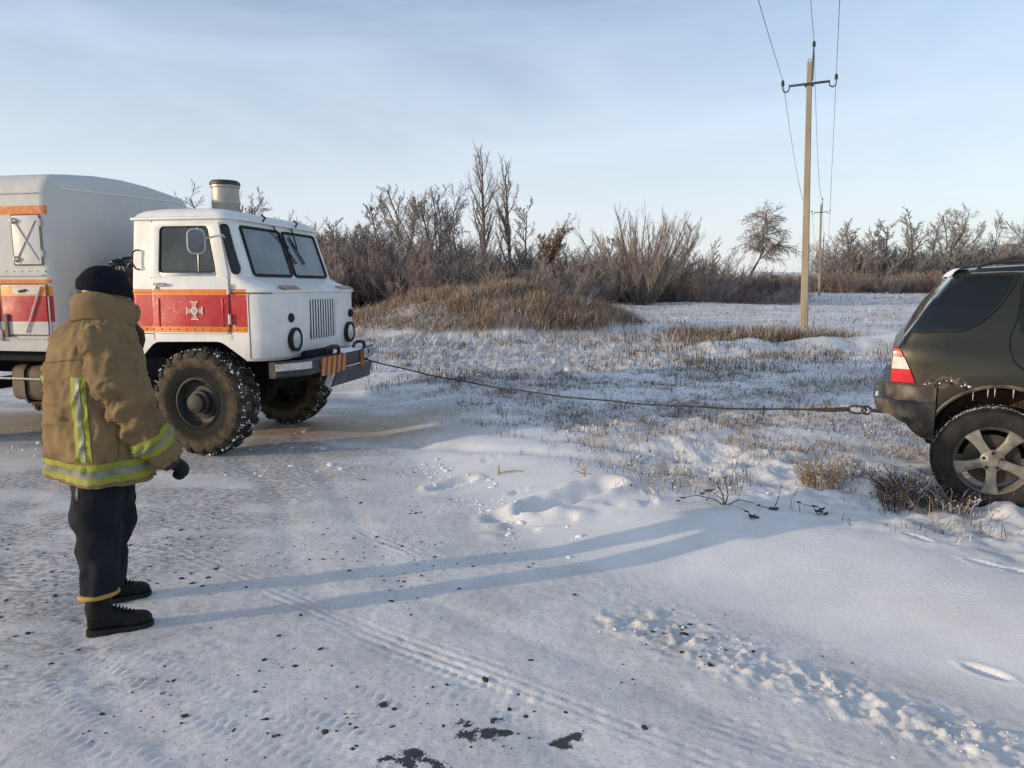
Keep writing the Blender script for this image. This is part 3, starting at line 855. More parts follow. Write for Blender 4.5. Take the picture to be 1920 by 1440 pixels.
# ------------------------------------------------------------------ power line
M['concrete'] = mat('pole_concrete', (.33, .285, .21), .85, col2=(.245, .21, .155), scale=5, stretch=(1, 1, .15), bmp=(30, .25, .006))
M['insul'] = mat('dark_insulator', (.03, .022, .02), .35)
M['wire'] = mat('frosty_wire', (.12, .12, .125), .6, col2=(.36, .36, .38), scale=9)
P1 = Vector((9.8, 25.1, 0)); P2 = Vector((29.6, 72.5, 0)); P3 = Vector((50.5, 122.5, 0))
for p in (P1, P2, P3): p.z = gz(p.x, p.y)
LINE = (P2 - P1); LINE.z = 0; LINE.normalize()
ARM_RZ = math.atan2(LINE.y, LINE.x) - R(90)
def pole():
    root = empty('power_pole', P1, ARM_RZ)
    m = MB()                                            # tapered square post with chamfered edges
    def sec(t, a):
        w = .125 - .045 * t
        ch = .02
        pts = [(w, w - ch), (w - ch, w), (-w + ch, w), (-w, w - ch), (-w, -w + ch), (-w + ch, -w), (w - ch, -w), (w, -w + ch)]
        p = pts[int(round(a * 8)) % 8]
        return (p[0], p[1] * 1.05, -.3 + t * 8.85)
    m.grid(sec, 8, 8, closev=True)
    n = len(m.v); m.f.append(list(range(n - 8, n))); m.m.append(0)
    m.build('post', M['concrete'], root)
    h = 7.86
    m = MB(); m.box(-.62, .62, -.125, -.075, h - .035, h + .035)
    m.build('crossarm', M['black_metal'], root, bev=.006)
    m = MB(); m.box(-.13, .13, .085, .115, h - .05, h + .03); m.box(-.14, -.11, -.12, .11, h - .03, h + .01); m.box(.11, .14, -.12, .11, h - .03, h + .01)
    m.build('clamp', M['black_metal'], root, bev=.004)
    for s in (-1, 1):
        m = MB()
        pts = [(s * .60, -.10, h)]
        for k in range(9):
            a = math.pi * k / 8
            pts.append((s * (.70 - .10 * math.cos(a)), -.10, h - .06 - .12 * math.sin(a)))
        pts.append((s * .80, -.10, h + .05))
        m.tube(pts, .022, 6); m.build('hook', M['black_metal'], root)
        m = MB()
        m.lathe([(.0, 0), (.055, 0), (.06, .04), (.035, .055), (.05, .08), (.05, .12), (.03, .13), (.04, .16), (0, .175)], 10, Matrix.Translation((s * .80, -.10, h + .04)))
        m.build('insulator', M['insul'], root)
    m = MB(); m.tube([(.09, -.05, h + .1), (.10, -.04, h + .7), (.11, -.04, h + 1.02), (.12, -.04, h + 1.22)], [.035, .035, .03, .022], 6)
    m.build('top_pin', M['black_metal'], root)
    m = MB()
    m.lathe([(.0, 0), (.055, 0), (.06, .04), (.035, .055), (.05, .08), (.05, .12), (.03, .13), (.04, .16), (0, .175)], 10, Matrix.Translation((.12, -.04, h + 1.15)))
    m.build('insulator', M['insul'], root)
    m = MB(); m.tube([(0.0, 0, 8.52), (-.05, 0, 8.62), (-.02, 0, 8.66), (.1, 0, 8.6)], .012, 5)
    m.build('wire_loop', M['wire'], root)
    return root
pole1 = pole()
pole1.rotation_euler = (0, R(-1.5), ARM_RZ)
tag(pole1, 'nearest concrete power pole with a dark crossarm, right of the leaning tree', 'power pole', 'power poles of the field line')
def copy_tree(o, parent=None):
    c = o.copy(); COL.objects.link(c); c.parent = parent
    for ch in list(o.children): copy_tree(ch, c)
    return c
for P, lb in ((P2, 'second concrete power pole, small, just right of the nearest pole'), (P3, 'farthest tiny power pole seen beyond the second one')):
    c = copy_tree(pole1); c.location = P; c['label'] = lb
def arm_pt(P, lx, lz):
    mtx = Matrix.Translation(P) @ Matrix.Rotation(ARM_RZ, 4, 'Z') @ Matrix.Rotation(R(-1.5), 4, 'Y')
    return mtx @ Vector((lx, -.10, lz))
P0 = P1 - LINE * 53; P0.z = .1
for lx, lz, lb in ((-.80, 8.07, 'left frosty power wire hung on the crossarm'), (.80, 8.07, 'right frosty power wire hung on the crossarm'), (.12, 9.15, 'middle power wire carried on the tall top pin')):
    m = MB()
    pts = []
    for A, B, sag in ((P0, P1, 1.0), (P1, P2, 1.5), (P2, P3, 1.4)):
        a, b_ = arm_pt(A, lx, lz), arm_pt(B, lx, lz)
        for k in range(36):
            t = k / 36
            p = a.lerp(b_, t); p.z -= sag * 4 * t * (1 - t)
            pts.append(p)
    pts.append(arm_pt(P3, lx, lz))
    m.tube(pts, [.0085 if p.y < 40 else .013 for p in pts], 5)
    o = m.build('power_wire', M['wire'], None)
    tag(o, lb, 'wire', 'wires of the field power line')

# ------------------------------------------------------------------ far houses
M['wall_cream'] = mat('cream_render', (.55, .47, .32), .85, col2=(.44, .37, .26), scale=.8)
M['roof_snow'] = mat('snowy_roof', (.74, .74, .76), .8, col2=(.5, .46, .42), scale=.6, lo=.55, hi=.75)
M['brown_red'] = mat('red_brown_sheet', (.215, .145, .125), .8, col2=(.17, .12, .105), scale=1.0)
M['win'] = mat('dark_window', (.03, .035, .04), .15)
def house(name, x, y, w, dpt, h, rh, rz, wall, roof, label, wins=3, stack=True):
    z = gz(x, y) - .2
    root = empty(name, (x, y, z), rz)
    m = MB()
    m.prism([(-dpt / 2, 0), (dpt / 2, 0), (dpt / 2, h), (0, h + rh), (-dpt / 2, h)], -w / 2, w / 2, lambda a, b_, hh: (hh, a, b_))
    m.build('wall', wall, root)
    L = math.hypot(dpt / 2 + .4, rh * (1 + .8 / dpt))
    m = MB()
    for s in (-1, 1):
        e = dpt / 2 + .4; zz = h - .4 * rh / (dpt / 2)
        P = [(0, h + rh), (s * e, zz), (s * e, zz + .14), (0, h + rh + .14)]
        m.prism(P, -w / 2 - .3, w / 2 + .3, lambda a, b_, hh: (hh, a, b_ + .01))
    m.build('roof', roof, root)
    for i in range(wins):
        xx = -w / 2 + w * (i + .5) / wins
        m = MB(); m.box(xx - .55, xx + .55, -dpt / 2 - .05, -dpt / 2 + .02, 1.0, 2.2)
        f = m.build('window', M['white_trim'], root)
        m = MB(); m.box(xx - .45, xx + .45, -dpt / 2 - .07, -dpt / 2 - .045, 1.1, 2.1); m.build('pane', M['win'], f)
    if stack:
        m = MB(); m.box(w * .2, w * .2 + .6, -.3, .3, h + rh * .6, h + rh + .8); m.build('chimney', M['brown_red'], root)
    return tag(root, label, 'house')
def hx(px, Y): return at_depth(px, Y)
house('pale_house', hx(1815, 112), 116, 13, 8, 3.3, 2.3, R(-8), M['wall_cream'], M['roof_snow'], 'cream house with a snowy roof seen over the back of the car', 4)
house('barn', hx(2015, 108), 112, 14, 8, 4.4, 2.6, R(-12), M['brown_red'], M['brown_red'], 'red-brown barn at the edge of the picture behind the car roof', 3)
house('shed', hx(1478, 92), 94, 8, 4, 1.6, .8, R(4), mat('mossy_wall', (.22, .18, .09), .9, col2=(.30, .22, .10), scale=.8), M['roof_snow'], 'low mossy shed with a snow-covered roof left of the nearest pole', 2, False)
# long reddish fence: sheets between posts
fx0, fx1 = Vector((hx(1672, 100), 101, 0)), Vector((hx(1775, 100), 99, 0))
root = empty('sheet_fence', (fx0.x, fx0.y, gz(fx0.x, fx0.y)), math.atan2(fx1.y - fx0.y, fx1.x - fx0.x))
Lf = (fx1 - fx0).length
npn = 7
me_p = None
for i in range(npn):
    if me_p is None:
        m = MB(); m.box(.03, Lf / npn - .03, -.02, .02, .1, 2.3)
        o = m.build('panel', M['brown_red'], root); me_p = o.data
        m = MB(); m.box(-.06, .06, -.07, .07, 0, 2.45); po = m.build('post', M['brown_red'], root)
    else:
        o = bpy.data.objects.new('panel', me_p); COL.objects.link(o); o.parent = root
        po2 = bpy.data.objects.new('post', po.data); COL.objects.link(po2); po2.parent = root; po2.location = (i * Lf / npn, 0, 0)
    o.location = (i * Lf / npn, 0, 0)
tag(root, 'long red-brown sheet fence below the far row of trees', 'fence')
# ------------------------------------------------------------------ rescue truck
# local axes: x forward, y to the far side, z up; origin under the front axle
TY = R(-10.5)
truck = empty('rescue_truck', (-2.94, 8.38, 0), TY)
tag(truck, 'white cab-over rescue truck with red and orange bands and a box body', 'truck')
HW = 1.05

def band_mat(name, bands, xlim=None, xlo=None, base=(.79, .785, .76), side_only=True):
    """white paint with flat painted bands by height on the flanks, worn and grimy"""
    m, nt, b = nodes_of(name)
    tcn = nt.nodes.new('ShaderNodeTexCoord'); sp = nt.nodes.new('ShaderNodeSeparateXYZ')
    nt.links.new(tcn.outputs['Object'], sp.inputs[0])
    X, Y, Z = sp.outputs
    grime = ramp(nt, tnoise(nt, 4.5, 7, .6), .42, .72)
    streak = ramp(nt, tnoise(nt, 9, 4, .6, stretch=(1, 1, .12)), .45, .75)
    c = mix_rgb(nt, mth(nt, 'MULTIPLY', grime, .40), base, (.60, .575, .52))
    c = mix_rgb(nt, mth(nt, 'MULTIPLY', streak, .25), c, (.52, .48, .41))
    flank = mth(nt, 'GREATER_THAN', mth(nt, 'ABSOLUTE', Y), .93) if side_only else None
    wear = tnoise(nt, 30, 5, .65)
    for (z0, z1, colr, wl_) in bands:
        f = mth(nt, 'MULTIPLY', mth(nt, 'GREATER_THAN', Z, z0), mth(nt, 'LESS_THAN', Z, z1))
        if flank is not None: f = mth(nt, 'MULTIPLY', f, flank)
        if xlim is not None: f = mth(nt, 'MULTIPLY', f, mth(nt, 'LESS_THAN', X, xlim))
        if xlo is not None: f = mth(nt, 'MULTIPLY', f, mth(nt, 'GREATER_THAN', X, xlo))
        f = mth(nt, 'MULTIPLY', f, ramp(nt, wear, wl_, wl_ - .08, .35, 1.0))
        cc = mix_rgb(nt, mth(nt, 'MULTIPLY', grime, .30), colr, tuple(.7 * q + .06 for q in colr))
        c = mix_rgb(nt, f, c, cc)
    rust = mth(nt, 'MULTIPLY', ramp(nt, tnoise(nt, 11, 9, .72), .63, .70), ramp(nt, tnoise(nt, 2.1, 3), .48, .62))
    c = mix_rgb(nt, mth(nt, 'MULTIPLY', rust, .6), c, (.22, .115, .06))
    # road dirt towards the sills
    low = ramp(nt, mth(nt, 'ADD', Z, mth(nt, 'MULTIPLY', wear, .25)), 1.32, 1.05, 0, .5)
    c = mix_rgb(nt, low, c, (.38, .34, .28))
    nt.links.new(c, b.inputs['Base Color'])
    b.inputs['Roughness'].default_value = .42
    nt.links.new(ramp(nt, grime, 0, 1, .34, .6), b.inputs['Roughness'])
    bump(nt, b, tnoise(nt, 3.2, 3), .35, .03)
    return m
M['rust_rivet'] = mat('rusty_rivet', (.16, .07, .03), .8)
RED, ORG = (.50, .022, .028), (.74, .22, .02)
M['cab_paint'] = band_mat('cab_paint', [(1.305, 1.612, RED, .70), (1.25, 1.305, ORG, .68), (1.612, 1.668, ORG, .70)], xlim=.585)
M['front_paint'] = band_mat('front_paint', [], base=(.74, .75, .76))

# --- cab shell: stacked rounded sections
SECS = [(.97, -.655, .83, 1.03, .27, .05), (1.0, -.66, .865, 1.048, .29, .05), (1.3, -.66, .88, HW, .30, .05), (1.60, -.66, .88, HW, .30, .05), (1.632, -.66, .885, HW, .30, .05),
        (1.640, -.66, .905, HW + .012, .30, .05), (1.656, -.66, .905, HW + .012, .30, .05), (1.664, -.66, .885, HW, .30, .05), (1.70, -.66, .80, HW, .28, .05),
        (1.74, -.66, .67, 1.046, .18, .05), (1.79, -.66, .555, 1.04, .13, .05), (2.30, -.645, .395, 1.0, .11, .05), (2.335, -.645, .388, .995, .11, .05),
        (2.345, -.67, .425, 1.026, .13, .06), (2.362, -.67, .425, 1.026, .13, .06), (2.374, -.645, .395, 1.0, .13, .07), (2.405, -.625, .37, .985, .14, .09), (2.435, -.575, .32, .95, .16, .12), (2.458, -.48, .22, .87, .18, .16), (2.472, -.30, .02, .60, .2, .2)]
def cab_section(z, xb, xf, hw, rf, rb, n=7):
    pts = []
    for (cx, cy, r, s0) in ((xf - rf, hw - rf, rf, 0), (xb + rb, hw - rb, rb, 90), (xb + rb, -hw + rb, rb, 180), (xf - rf, -hw + rf, rf, 270)):
        for i in range(n + 1):
            a = R(s0 + 90 * i / n)
            pts.append((cx + r * math.cos(a), cy + r * math.sin(a), z))
    return pts
m = MB()
rings = [cab_section(*s) for s in SECS]
k = len(rings[0])
m.add([p for r_ in rings for p in r_], [(i * k + j, i * k + (j + 1) % k, (i + 1) * k + (j + 1) % k, (i + 1) * k + j) for i in range(len(rings) - 1) for j in range(k)] + [tuple(reversed(range(k))), tuple(range((len(rings) - 1) * k, len(rings) * k))])
cab = m.build('cab', M['cab_paint'], truck)
cut = MB()
arch = round_poly([(-.60, .80), (-.60, .98), (-.43, 1.15), (.29, 1.16), (.56, .975), (.56, .80)], .06)
cut.prism(arch, -1.3, -.55, lambda a, b_, h: (a, h, b_))
boolean_cut(cab, cut, M['dark'])
cut = MB(); cut.prism(arch, .55, 1.3, lambda a, b_, h: (a, h, b_)); boolean_cut(cab, cut, M['dark'])
shade_angle(cab.data, R(32))

def hwf(z):
    zs = [s[0] for s in SECS]; hs = [s[3] for s in SECS]
    return float(np.interp(z, zs, hs))
def side(a, b_, h):                                   # (x, z, out) on the near flank
    z = min(b_, 2.30)
    zs = [q[0] for q in SECS]
    xf = float(np.interp(z, zs, [q[2] for q in SECS])); rf = float(np.interp(z, zs, [q[4] for q in SECS])); hw = hwf(z)
    e = a - (xf - rf)
    if e > 0: hw = hw - rf + math.sqrt(max(rf * rf - e * e, 0))
    return (a + (h * .7 if e > 0 else 0), -(hw + h), b_)
def side_plate(name, polys, t, mt, parent, h0=.0, bev=.004):
    mm = MB()
    for P in polys: mm.prism(P, h0, h0 + t, side)
    return mm.build(name, mt, parent, bev=bev)

# --- door with frame, sill strip, glass, handle, emblem
door_low = round_poly([(-.425, 1.235), (.385, 1.235), (.40, 1.30), (.40, 1.785), (-.425, 1.785)], .03)
wf = [(-.425, 1.785), (-.425, 2.325), (.285, 2.325), (.40, 1.785), (.30, 1.79), (.275, 1.84)]
fr = [(-.425, 1.785), (-.425, 2.32), (.29, 2.32), (.405, 1.785), (.27, 1.785), (.283, 1.83), (.262, 1.86), (.19, 2.245), (.165, 2.275), (-.30, 2.275), (-.33, 2.245), (-.345, 1.85), (-.33, 1.82), (-.30, 1.785)]
sillp = [(-.302, 1.783), (.272, 1.783), (.283, 1.83), (.262, 1.838), (-.32, 1.838), (-.332, 1.82)]
door = side_plate('door', [door_low, fr, sillp], .012, M['cab_paint'], truck, h0=.004)
rub = MB(); 
side_plate('window_glass', [[(-.34, 1.80), (.275, 1.80), (.20, 2.285), (-.34, 2.285)]], .004, mat('painted_sheen_side_glass', (.012, .015, .017), .08, col2=(.085, .10, .105), scale=1.7, lo=.42, hi=.7, spec=.6), door, h0=.001, bev=0)  # paler reflections painted into the dark glass colour as soft patches
o = side_plate('glass_divider', [[(.082, 1.83), (.092, 1.83), (.082, 2.28), (.072, 2.28)]], .006, M['chrome'], door, h0=.006, bev=.001)
# rubber lip round the window
mm = MB()
lip = round_poly([(-.335, 1.832), (.272, 1.832), (.180, 2.272), (-.325, 2.272)], .05, 5)
mm.tube([side(a, b_, .012) for a, b_ in lip] + [side(*lip[0], .012)], .007, 6, cap=False)
mm.build('window_rubber', M['rubber'], door, smooth=True)
mm = MB(); mm.box(-.385, -.265, -HW - .05, -HW - .035, 1.705, 1.73); mm.box(-.385, -.365, -HW - .05, -HW, 1.705, 1.73); mm.box(-.285, -.265, -HW - .05, -HW, 1.705, 1.73)
mm.build('handle', M['white_trim'], door, bev=.005)
mm = MB(); mm.lathe([(0, 0), (.016, 0), (.016, .012), (0, .014)], 12, Matrix.Translation((-.375, -HW - .015, 1.685)) @ Matrix.Rotation(R(90), 4, 'X')); mm.build('lock', M['chrome'], door)
for zz in (1.33, 1.62):
    mm = MB(); mm.cyl((.408, -HW - .02, zz), (.408, -HW - .02, zz + .10), .014, 8); mm.build('hinge', M['white_trim'], door)
# pressed panel lines on the lower door
mm = MB()
for q in (-.36, .33):
    mm = MB(); mm.box(q, q + .012, -HW - .021, -HW - .014, 1.30, 1.58)
    mm.build('pressing', M['cab_paint'], door, bev=.003)
# emblem: four flared arms, rim and centre disc
def emblem(parent, cx, cz, r, mapf):
    mm = MB()
    for q in range(4):
        a = math.pi / 2 * q
        P = [(.30, -.10), (.98, -.40), (.86, -.17), (.86, .17), (.98, .40), (.30, .10)]
        P = [(.26, -.11), (1.0, -.42), (.90, 0), (1.0, .42), (.26, .11)]
        poly = [(cx + r * (u * math.cos(a) - v_ * math.sin(a)), cz + r * (u * math.sin(a) + v_ * math.cos(a))) for u, v_ in P]
        mm.prism(poly, .0165, .0195, mapf)
    em = mm.build('emblem', mat('emblem_pink', (.55, .19, .18), .55, col2=(.60, .34, .32), scale=30), parent)
    for q in range(4):
        mm = MB(); a = math.pi / 2 * q
        P = [(.92, -.46), (1.04, -.46), (.99, 0), (1.04, .46), (.92, .46), (.89, 0)]
        poly = [(cx + r * (u * math.cos(a) - v_ * math.sin(a)), cz + r * (u * math.sin(a) + v_ * math.cos(a))) for u, v_ in P]
        mm.prism(poly, .0165, .0215, mapf); mm.build('emblem_outline', M['pale_paint'], parent)
    mm = MB()
    ring = [(cx + r * .40 * math.cos(t * 2 * math.pi / 20), cz + r * .46 * math.sin(t * 2 * math.pi / 20)) for t in range(20)]
    mm.prism(ring, .0165, .0235, mapf)
    mm.build('emblem_disc', M['pale_paint'], parent)
    mm = MB()
    for dx in (-.17, 0, .17):
        mm.prism([(cx + r * (dx - .035), cz - r * .2), (cx + r * (dx + .035), cz - r * .2), (cx + r * (dx + .03), cz + r * (.22 + (.06 if dx == 0 else 0))), (cx + r * (dx - .03), cz + r * (.22 + (.06 if dx == 0 else 0)))], .0235, .0255, mapf)
    mm.prism([(cx - r * .2, cz - r * .2), (cx + r * .2, cz - r * .2), (cx, cz - r * .32)], .0236, .0256, mapf)
    mm.build('trident', mat('emblem_grey', (.42, .36, .34), .6), parent)
emblem(door, .035, 1.46, .088, side)
# grab handle on the rear pillar
mm = MB(); mm.tube([side(-.565, 2.05, .0), side(-.58, 2.05, .035), side(-.605, 2.02, .045), side(-.61, 1.93, .045), side(-.58, 1.87, .035), side(-.565, 1.86, 0)], .009, 6)
mm.build('grab_handle', M['black_metal'], truck, smooth=True)
# quarter slot window
qs = round_poly([(.312, 2.285), (.368, 2.285), (.395, 2.19), (.42, 2.1), (.46, 1.97), (.498, 1.86), (.490, 1.82), (.44, 1.82), (.40, 1.95), (.355, 2.12)], .03, 3)
side_plate('quarter_window', [qs], .006, M['glass_dark'], truck, h0=.001, bev=0)
mm = MB(); mm.tube([side(a, b_, .008) for a, b_ in qs] + [side(*qs[0], .008)], .010, 6, cap=False); mm.build('quarter_rubber', M['rubber'], truck, smooth=True)
# panel joints pressed into the cab, rivets along the lower band
M['joint'] = mat('panel_joint', (.12, .10, .08), .85)
for pts in ([side(.60, z, -.001) for z in np.linspace(1.0, 1.63, 12)], [side(x, 1.628, .0) for x in np.linspace(.42, .80, 14)], [side(x, 1.232, .0) for x in np.linspace(-.64, -.44, 4)], [side(-.43, z, -.002) for z in np.linspace(1.17, 2.33, 14)], [side(.41, z, -.002) for z in np.linspace(1.18, 1.78, 8)]):
    mm = MB(); mm.tube(pts, .0045, 5); mm.build('panel_joint', M['joint'], truck)
for x in np.linspace(-.60, .56, 14):
    mm = MB(); p = Vector(side(float(x), 1.277, .002 if x < -.43 or x > .40 else .018)); mm.lathe([(0, .004), (.006, .002), (.008, -.002)], 6, Matrix.Translation(p) @ Matrix.Rotation(R(90), 4, 'X')); mm.build('rivet', M['rust_rivet'], truck)
# --- windscreens on the slanted front
def ws(a, b_, h):                                     # a=y, b=0..1 up the slope
    z = 1.79 + b_ * .51; x = .555 + (.395 - .555) * b_
    n = Vector((.51, 0, .16)).normalized()
    p = Vector((x, a, z)) + n * h
    return p
for s in (-1, 1):
    P = round_poly([(s * .035, .03), (s * .84, .03), (s * .815, .965), (s * .035, .965)], .06, 5)
    mm = MB(); mm.prism(P, .0, .006, ws); pane = mm.build('windscreen', M['glass_sky_tone'], truck)
    mm = MB(); mm.tube([ws(a, b_, .008) for a, b_ in P] + [ws(*P[0], .008)], .016, 6, cap=False); mm.build('windscreen_rubber', M['rubber'], pane, smooth=True)
    mm = MB(); mm.tube([ws(s * .20 + .05, 1.06, .03), ws(s * .20 + .05, .97, .035), ws(s * .10 + .16, .62, .022)], .008, 5); mm.tube([ws(s * .13 + .03, .86, .018), ws(s * .10 + .24, .30, .018)], .009, 4)
    mm.build('wiper', M['rubber'], pane)
mm = MB(); mm.box(-1.0, -.9, -.3, .3, 0, .1)
# dark seat and papers seen behind the far pane would sit inside; a sun visor edge
# --- front face: grille, lamps
def front(a, b_, h): return (.88 + h, a, b_)
mm = MB(); mm.prism(rrect(-.315, .315, 1.145, 1.56, .02), .001, .004, front); gr = mm.build('grille', M['dark'], truck)
me_s = None
for i in range(10):
    y = -.315 + .63 * (i + .5) / 10
    if me_s is None:
        mm = MB()
        mm.prism([(-.0155, 0), (-.012, .007), (.012, .007), (.0155, 0)], 1.145, 1.56, lambda a, b_, h: (.882 + b_, a, h))
        o = mm.build('slat', M['front_paint'], gr, bev=.0015); me_s = o.data
    else:
        o = bpy.data.objects.new('slat', me_s); COL.objects.link(o); o.parent = gr
    o.location = (0, y, 0)
MX = Matrix.Rotation(R(90), 4, 'Y')
for s in (-1, 1):
    hl_m = Matrix.Translation((.86, s * .69, 1.165)) @ MX
    mm = MB(); mm.lathe([(.0, 0), (.112, 0), (.122, .03), (.122, .055), (.098, .06), (.096, .035), (0, .03)], 24, hl_m)
    h_ = mm.build('headlight', M['rubber'], truck, smooth=True)
    mm = MB(); mm.lathe([(.097, .036), (.09, .05), (.05, .066), (0, .071)], 24, hl_m); mm.build('lens', M['lens'], h_, smooth=True)
    ml_m = Matrix.Translation((.855 if s > 0 else .845, s * .745, 1.385)) @ MX
    mm = MB(); mm.lathe([(0, 0), (.045, 0), (.05, .02), (.046, .05), (.03, .062), (0, .065)], 16, ml_m); mm.build('marker_lamp', M['rubber'], truck, smooth=True)
    mm = MB(); P = rrect(s * .68 - .19, s * .68 + .19, 0, .032, .008)
    def cowl(a, b_, h, s=s):
        return (.885 - b_ * 2.35, a, 1.668 + b_ * .95 + h)
    mm.prism(P, .003, .008, cowl); mm.build('orange_strip', mat('faded_orange_strip', (.50, .20, .11), .6, col2=(.55, .42, .36), scale=9, lo=.42, hi=.62), truck)
side_plate('flank_label', [rrect(.635, .70, 1.395, 1.505, .006)], .004, mat('grey_label', (.40, .40, .39), .6, col2=(.30, .30, .29), scale=40), truck, h0=-.012, bev=0)
# hinge straps on the roof gutter, roof lights
for yy in (-.42, .30):
    mm = MB(); mm.tube([(.44, yy, 2.36), (.47, yy, 2.40), (.43, yy, 2.43)], .012, 5); mm.build('roof_hook', M['black_metal'], truck)
# roof seam plate + snow dusting
mm = MB()
mm.grid(lambda u, v: (-.58 + u * .85, -.8 + v * 1.6, 2.452 - .055 * (2 * abs(v - .5)) ** 3 - .06 * (2 * abs(u - .5)) ** 3 - .015), 8, 8)
# --- galvanised air intake on the far half of the roof
mm = MB(); mm.lathe([(.0, 2.40), (.10, 2.40), (.10, 2.455), (.148, 2.46), (.152, 2.47), (.152, 2.62), (.157, 2.63), (.157, 2.65), (.152, 2.66), (.152, 2.805), (.162, 2.815), (.162, 2.865), (.14, 2.885), (0, 2.892)], 24, Matrix.Translation((-.40, .30, 0)))
vent = mm.build('roof_intake', M['galv'], truck, smooth=False); shade_angle(vent.data, R(30))
mm = MB(); mm.lathe([(.163, 2.835), (.167, 2.84), (.167, 2.87), (.145, 2.89), (.06, 2.898), (0, 2.898)], 24, Matrix.Translation((-.40, .30, 0))); mm.build('intake_cap', M['black_metal'], vent)
mm = MB(); mm.lathe([(.05, 2.38), (.125, 2.41), (.125, 2.45), (.05, 2.458)], 20, Matrix.Translation((-.40, .30, 0))); mm.build('intake_base', M['black_metal'], vent)
# --- mirror
mm = MB(); mm.tube([side(.36, 2.16, 0), side(.33, 2.18, .10), side(.23, 2.14, .17)], .009, 6); arm = mm.build('mirror_arm', M['white_trim'], truck)
mm = MB()
mm.prism(round_poly([(-.085, -.12), (.085, -.12), (.085, .12), (-.085, .12)], .085, 6), -.015, .02, lambda a, b_, h: (.20 + h * .6 + a * .75, -1.235 + a * .6 - h * .8, 2.115 + b_))
mm.build('mirror', M['white_trim'], arm, bev=.006)
mm = MB()
mm.prism(round_poly([(-.074, -.108), (.074, -.108), (.074, .108), (-.074, .108)], .075, 6), .0205, .0225, lambda a, b_, h: (.20 + h * .6 + a * .75, -1.235 + a * .6 - h * .8, 2.115 + b_))
mm.build('mirror_glass', M['glass_sky_tone'], arm)

# --- bumper
bm_ = MB()
def bsec(t):                                          # plan of the bumper, bent back at the ends
    y = -1.12 + 2.24 * t
    e = max(0, abs(y) - .80)
    return (1.085 - e * .42 - e * e * .5, y)
pr = [(0, .955), (0, .83), (-.02, .815), (-.075, .815), (-.075, .97), (-.02, .972)]
NB = 24
V = []; 
for i in range(NB + 1):
    x, y = bsec(i / NB)
    for (dx, z) in pr: V.append((x + dx, y, z))
n = len(pr)
bm_.add(V, [(i * n + j, i * n + (j + 1) % n, (i + 1) * n + (j + 1) % n, (i + 1) * n + j) for i in range(NB) for j in range(n)] + [tuple(range(n)), tuple(reversed(range(NB * n, NB * n + n)))])
bumper = bm_.build('bumper', M['black_metal'], truck)
mm = MB()
def bf(a, b_, h):
    e = max(0, abs(a) - .80)
    return (1.085 - e * .42 - e * e * .5 + h, a, b_)
# pale end cap of the bumper
mm = MB()
for i in range(9):
    a0, a1 = -1.125 + .035 * i * 1.2, -1.125 + .035 * (i + 1) * 1.2
    mm.prism([(a0, .885), (a1, .885), (a1, .955), (a0, .955)], .001, .006, bf)
mm.build('end_plate', M['white_trim'], bumper)
# orange board with darker diagonal stripes
def stripe_board(y0, y1, z0, z1, nm):
    mm = MB(); mm.prism([(y0, z0), (y1, z0), (y1, z1), (y0, z1)], .004, .012, bf)
    bd = mm.build(nm, mat('board_dark', (.14, .065, .04), .6, col2=(.2, .09, .05), scale=20), truck)
    nst = 5; w = (y1 - y0) / nst
    for i in range(nst):
        a = y0 + w * i
        mm = MB(); mm.prism([(a + .005, z0 + .003), (a + w * .52, z0 + .003), (a + w * .88, z1 - .003), (a + w * .38, z1 - .003)], .0125, .015, bf)
        mm.build('orange_stripe', M['orange'], bd)
stripe_board(-.55, .10, .775, .965, 'stripe_board')
stripe_board(.52, .62, .775, .955, 'stripe_board')
# plate with its characters
mm = MB(); mm.prism(rrect(.60, 1.10, .86, .975, .012), .03, .038, lambda a, b_, h: (1.07 + h - max(0, a - .8) * .25, a, b_))
plate = mm.build('number_plate', M['plate'], truck)
mm = MB(); mm.prism(rrect(.585, 1.115, .848, .987, .012), .024, .031, lambda a, b_, h: (1.07 + h - max(0, a - .8) * .25, a, b_)); mm.build('plate_frame', M['dark'], plate)
def txt(name, body, size, M4, m, parent):
    cu = bpy.data.curves.new(name, 'FONT'); cu.body = body; cu.size = size; cu.align_x = 'CENTER'; cu.align_y = 'CENTER'; cu.extrude = .0008
    t = bpy.data.objects.new('tmp', cu); COL.objects.link(t)
    dg = bpy.context.evaluated_depsgraph_get(); dg.update()
    me = bpy.data.meshes.new_from_object(t.evaluated_get(dg)); bpy.data.objects.remove(t)
    me.transform(M4); me.materials.clear()
    return link(name, me, m, parent)
T4 = Matrix.Translation((1.088, .85, .916)) @ Matrix(((0, 0, 1, 0), (1, 0, 0, 0), (0, 1, 0, 0), (0, 0, 0, 1)))
T4 = Matrix.Translation((1.096, .85, .916)) @ Matrix.Rotation(-math.atan(.13), 4, 'Z') @ Matrix(((0, 0, 1, 0), (1, 0, 0, 0), (0, 1, 0, 0), (0, 0, 0, 1)))
txt('plate_text', '\u0416\u0424 1381', .105, T4, M['ink'], plate)
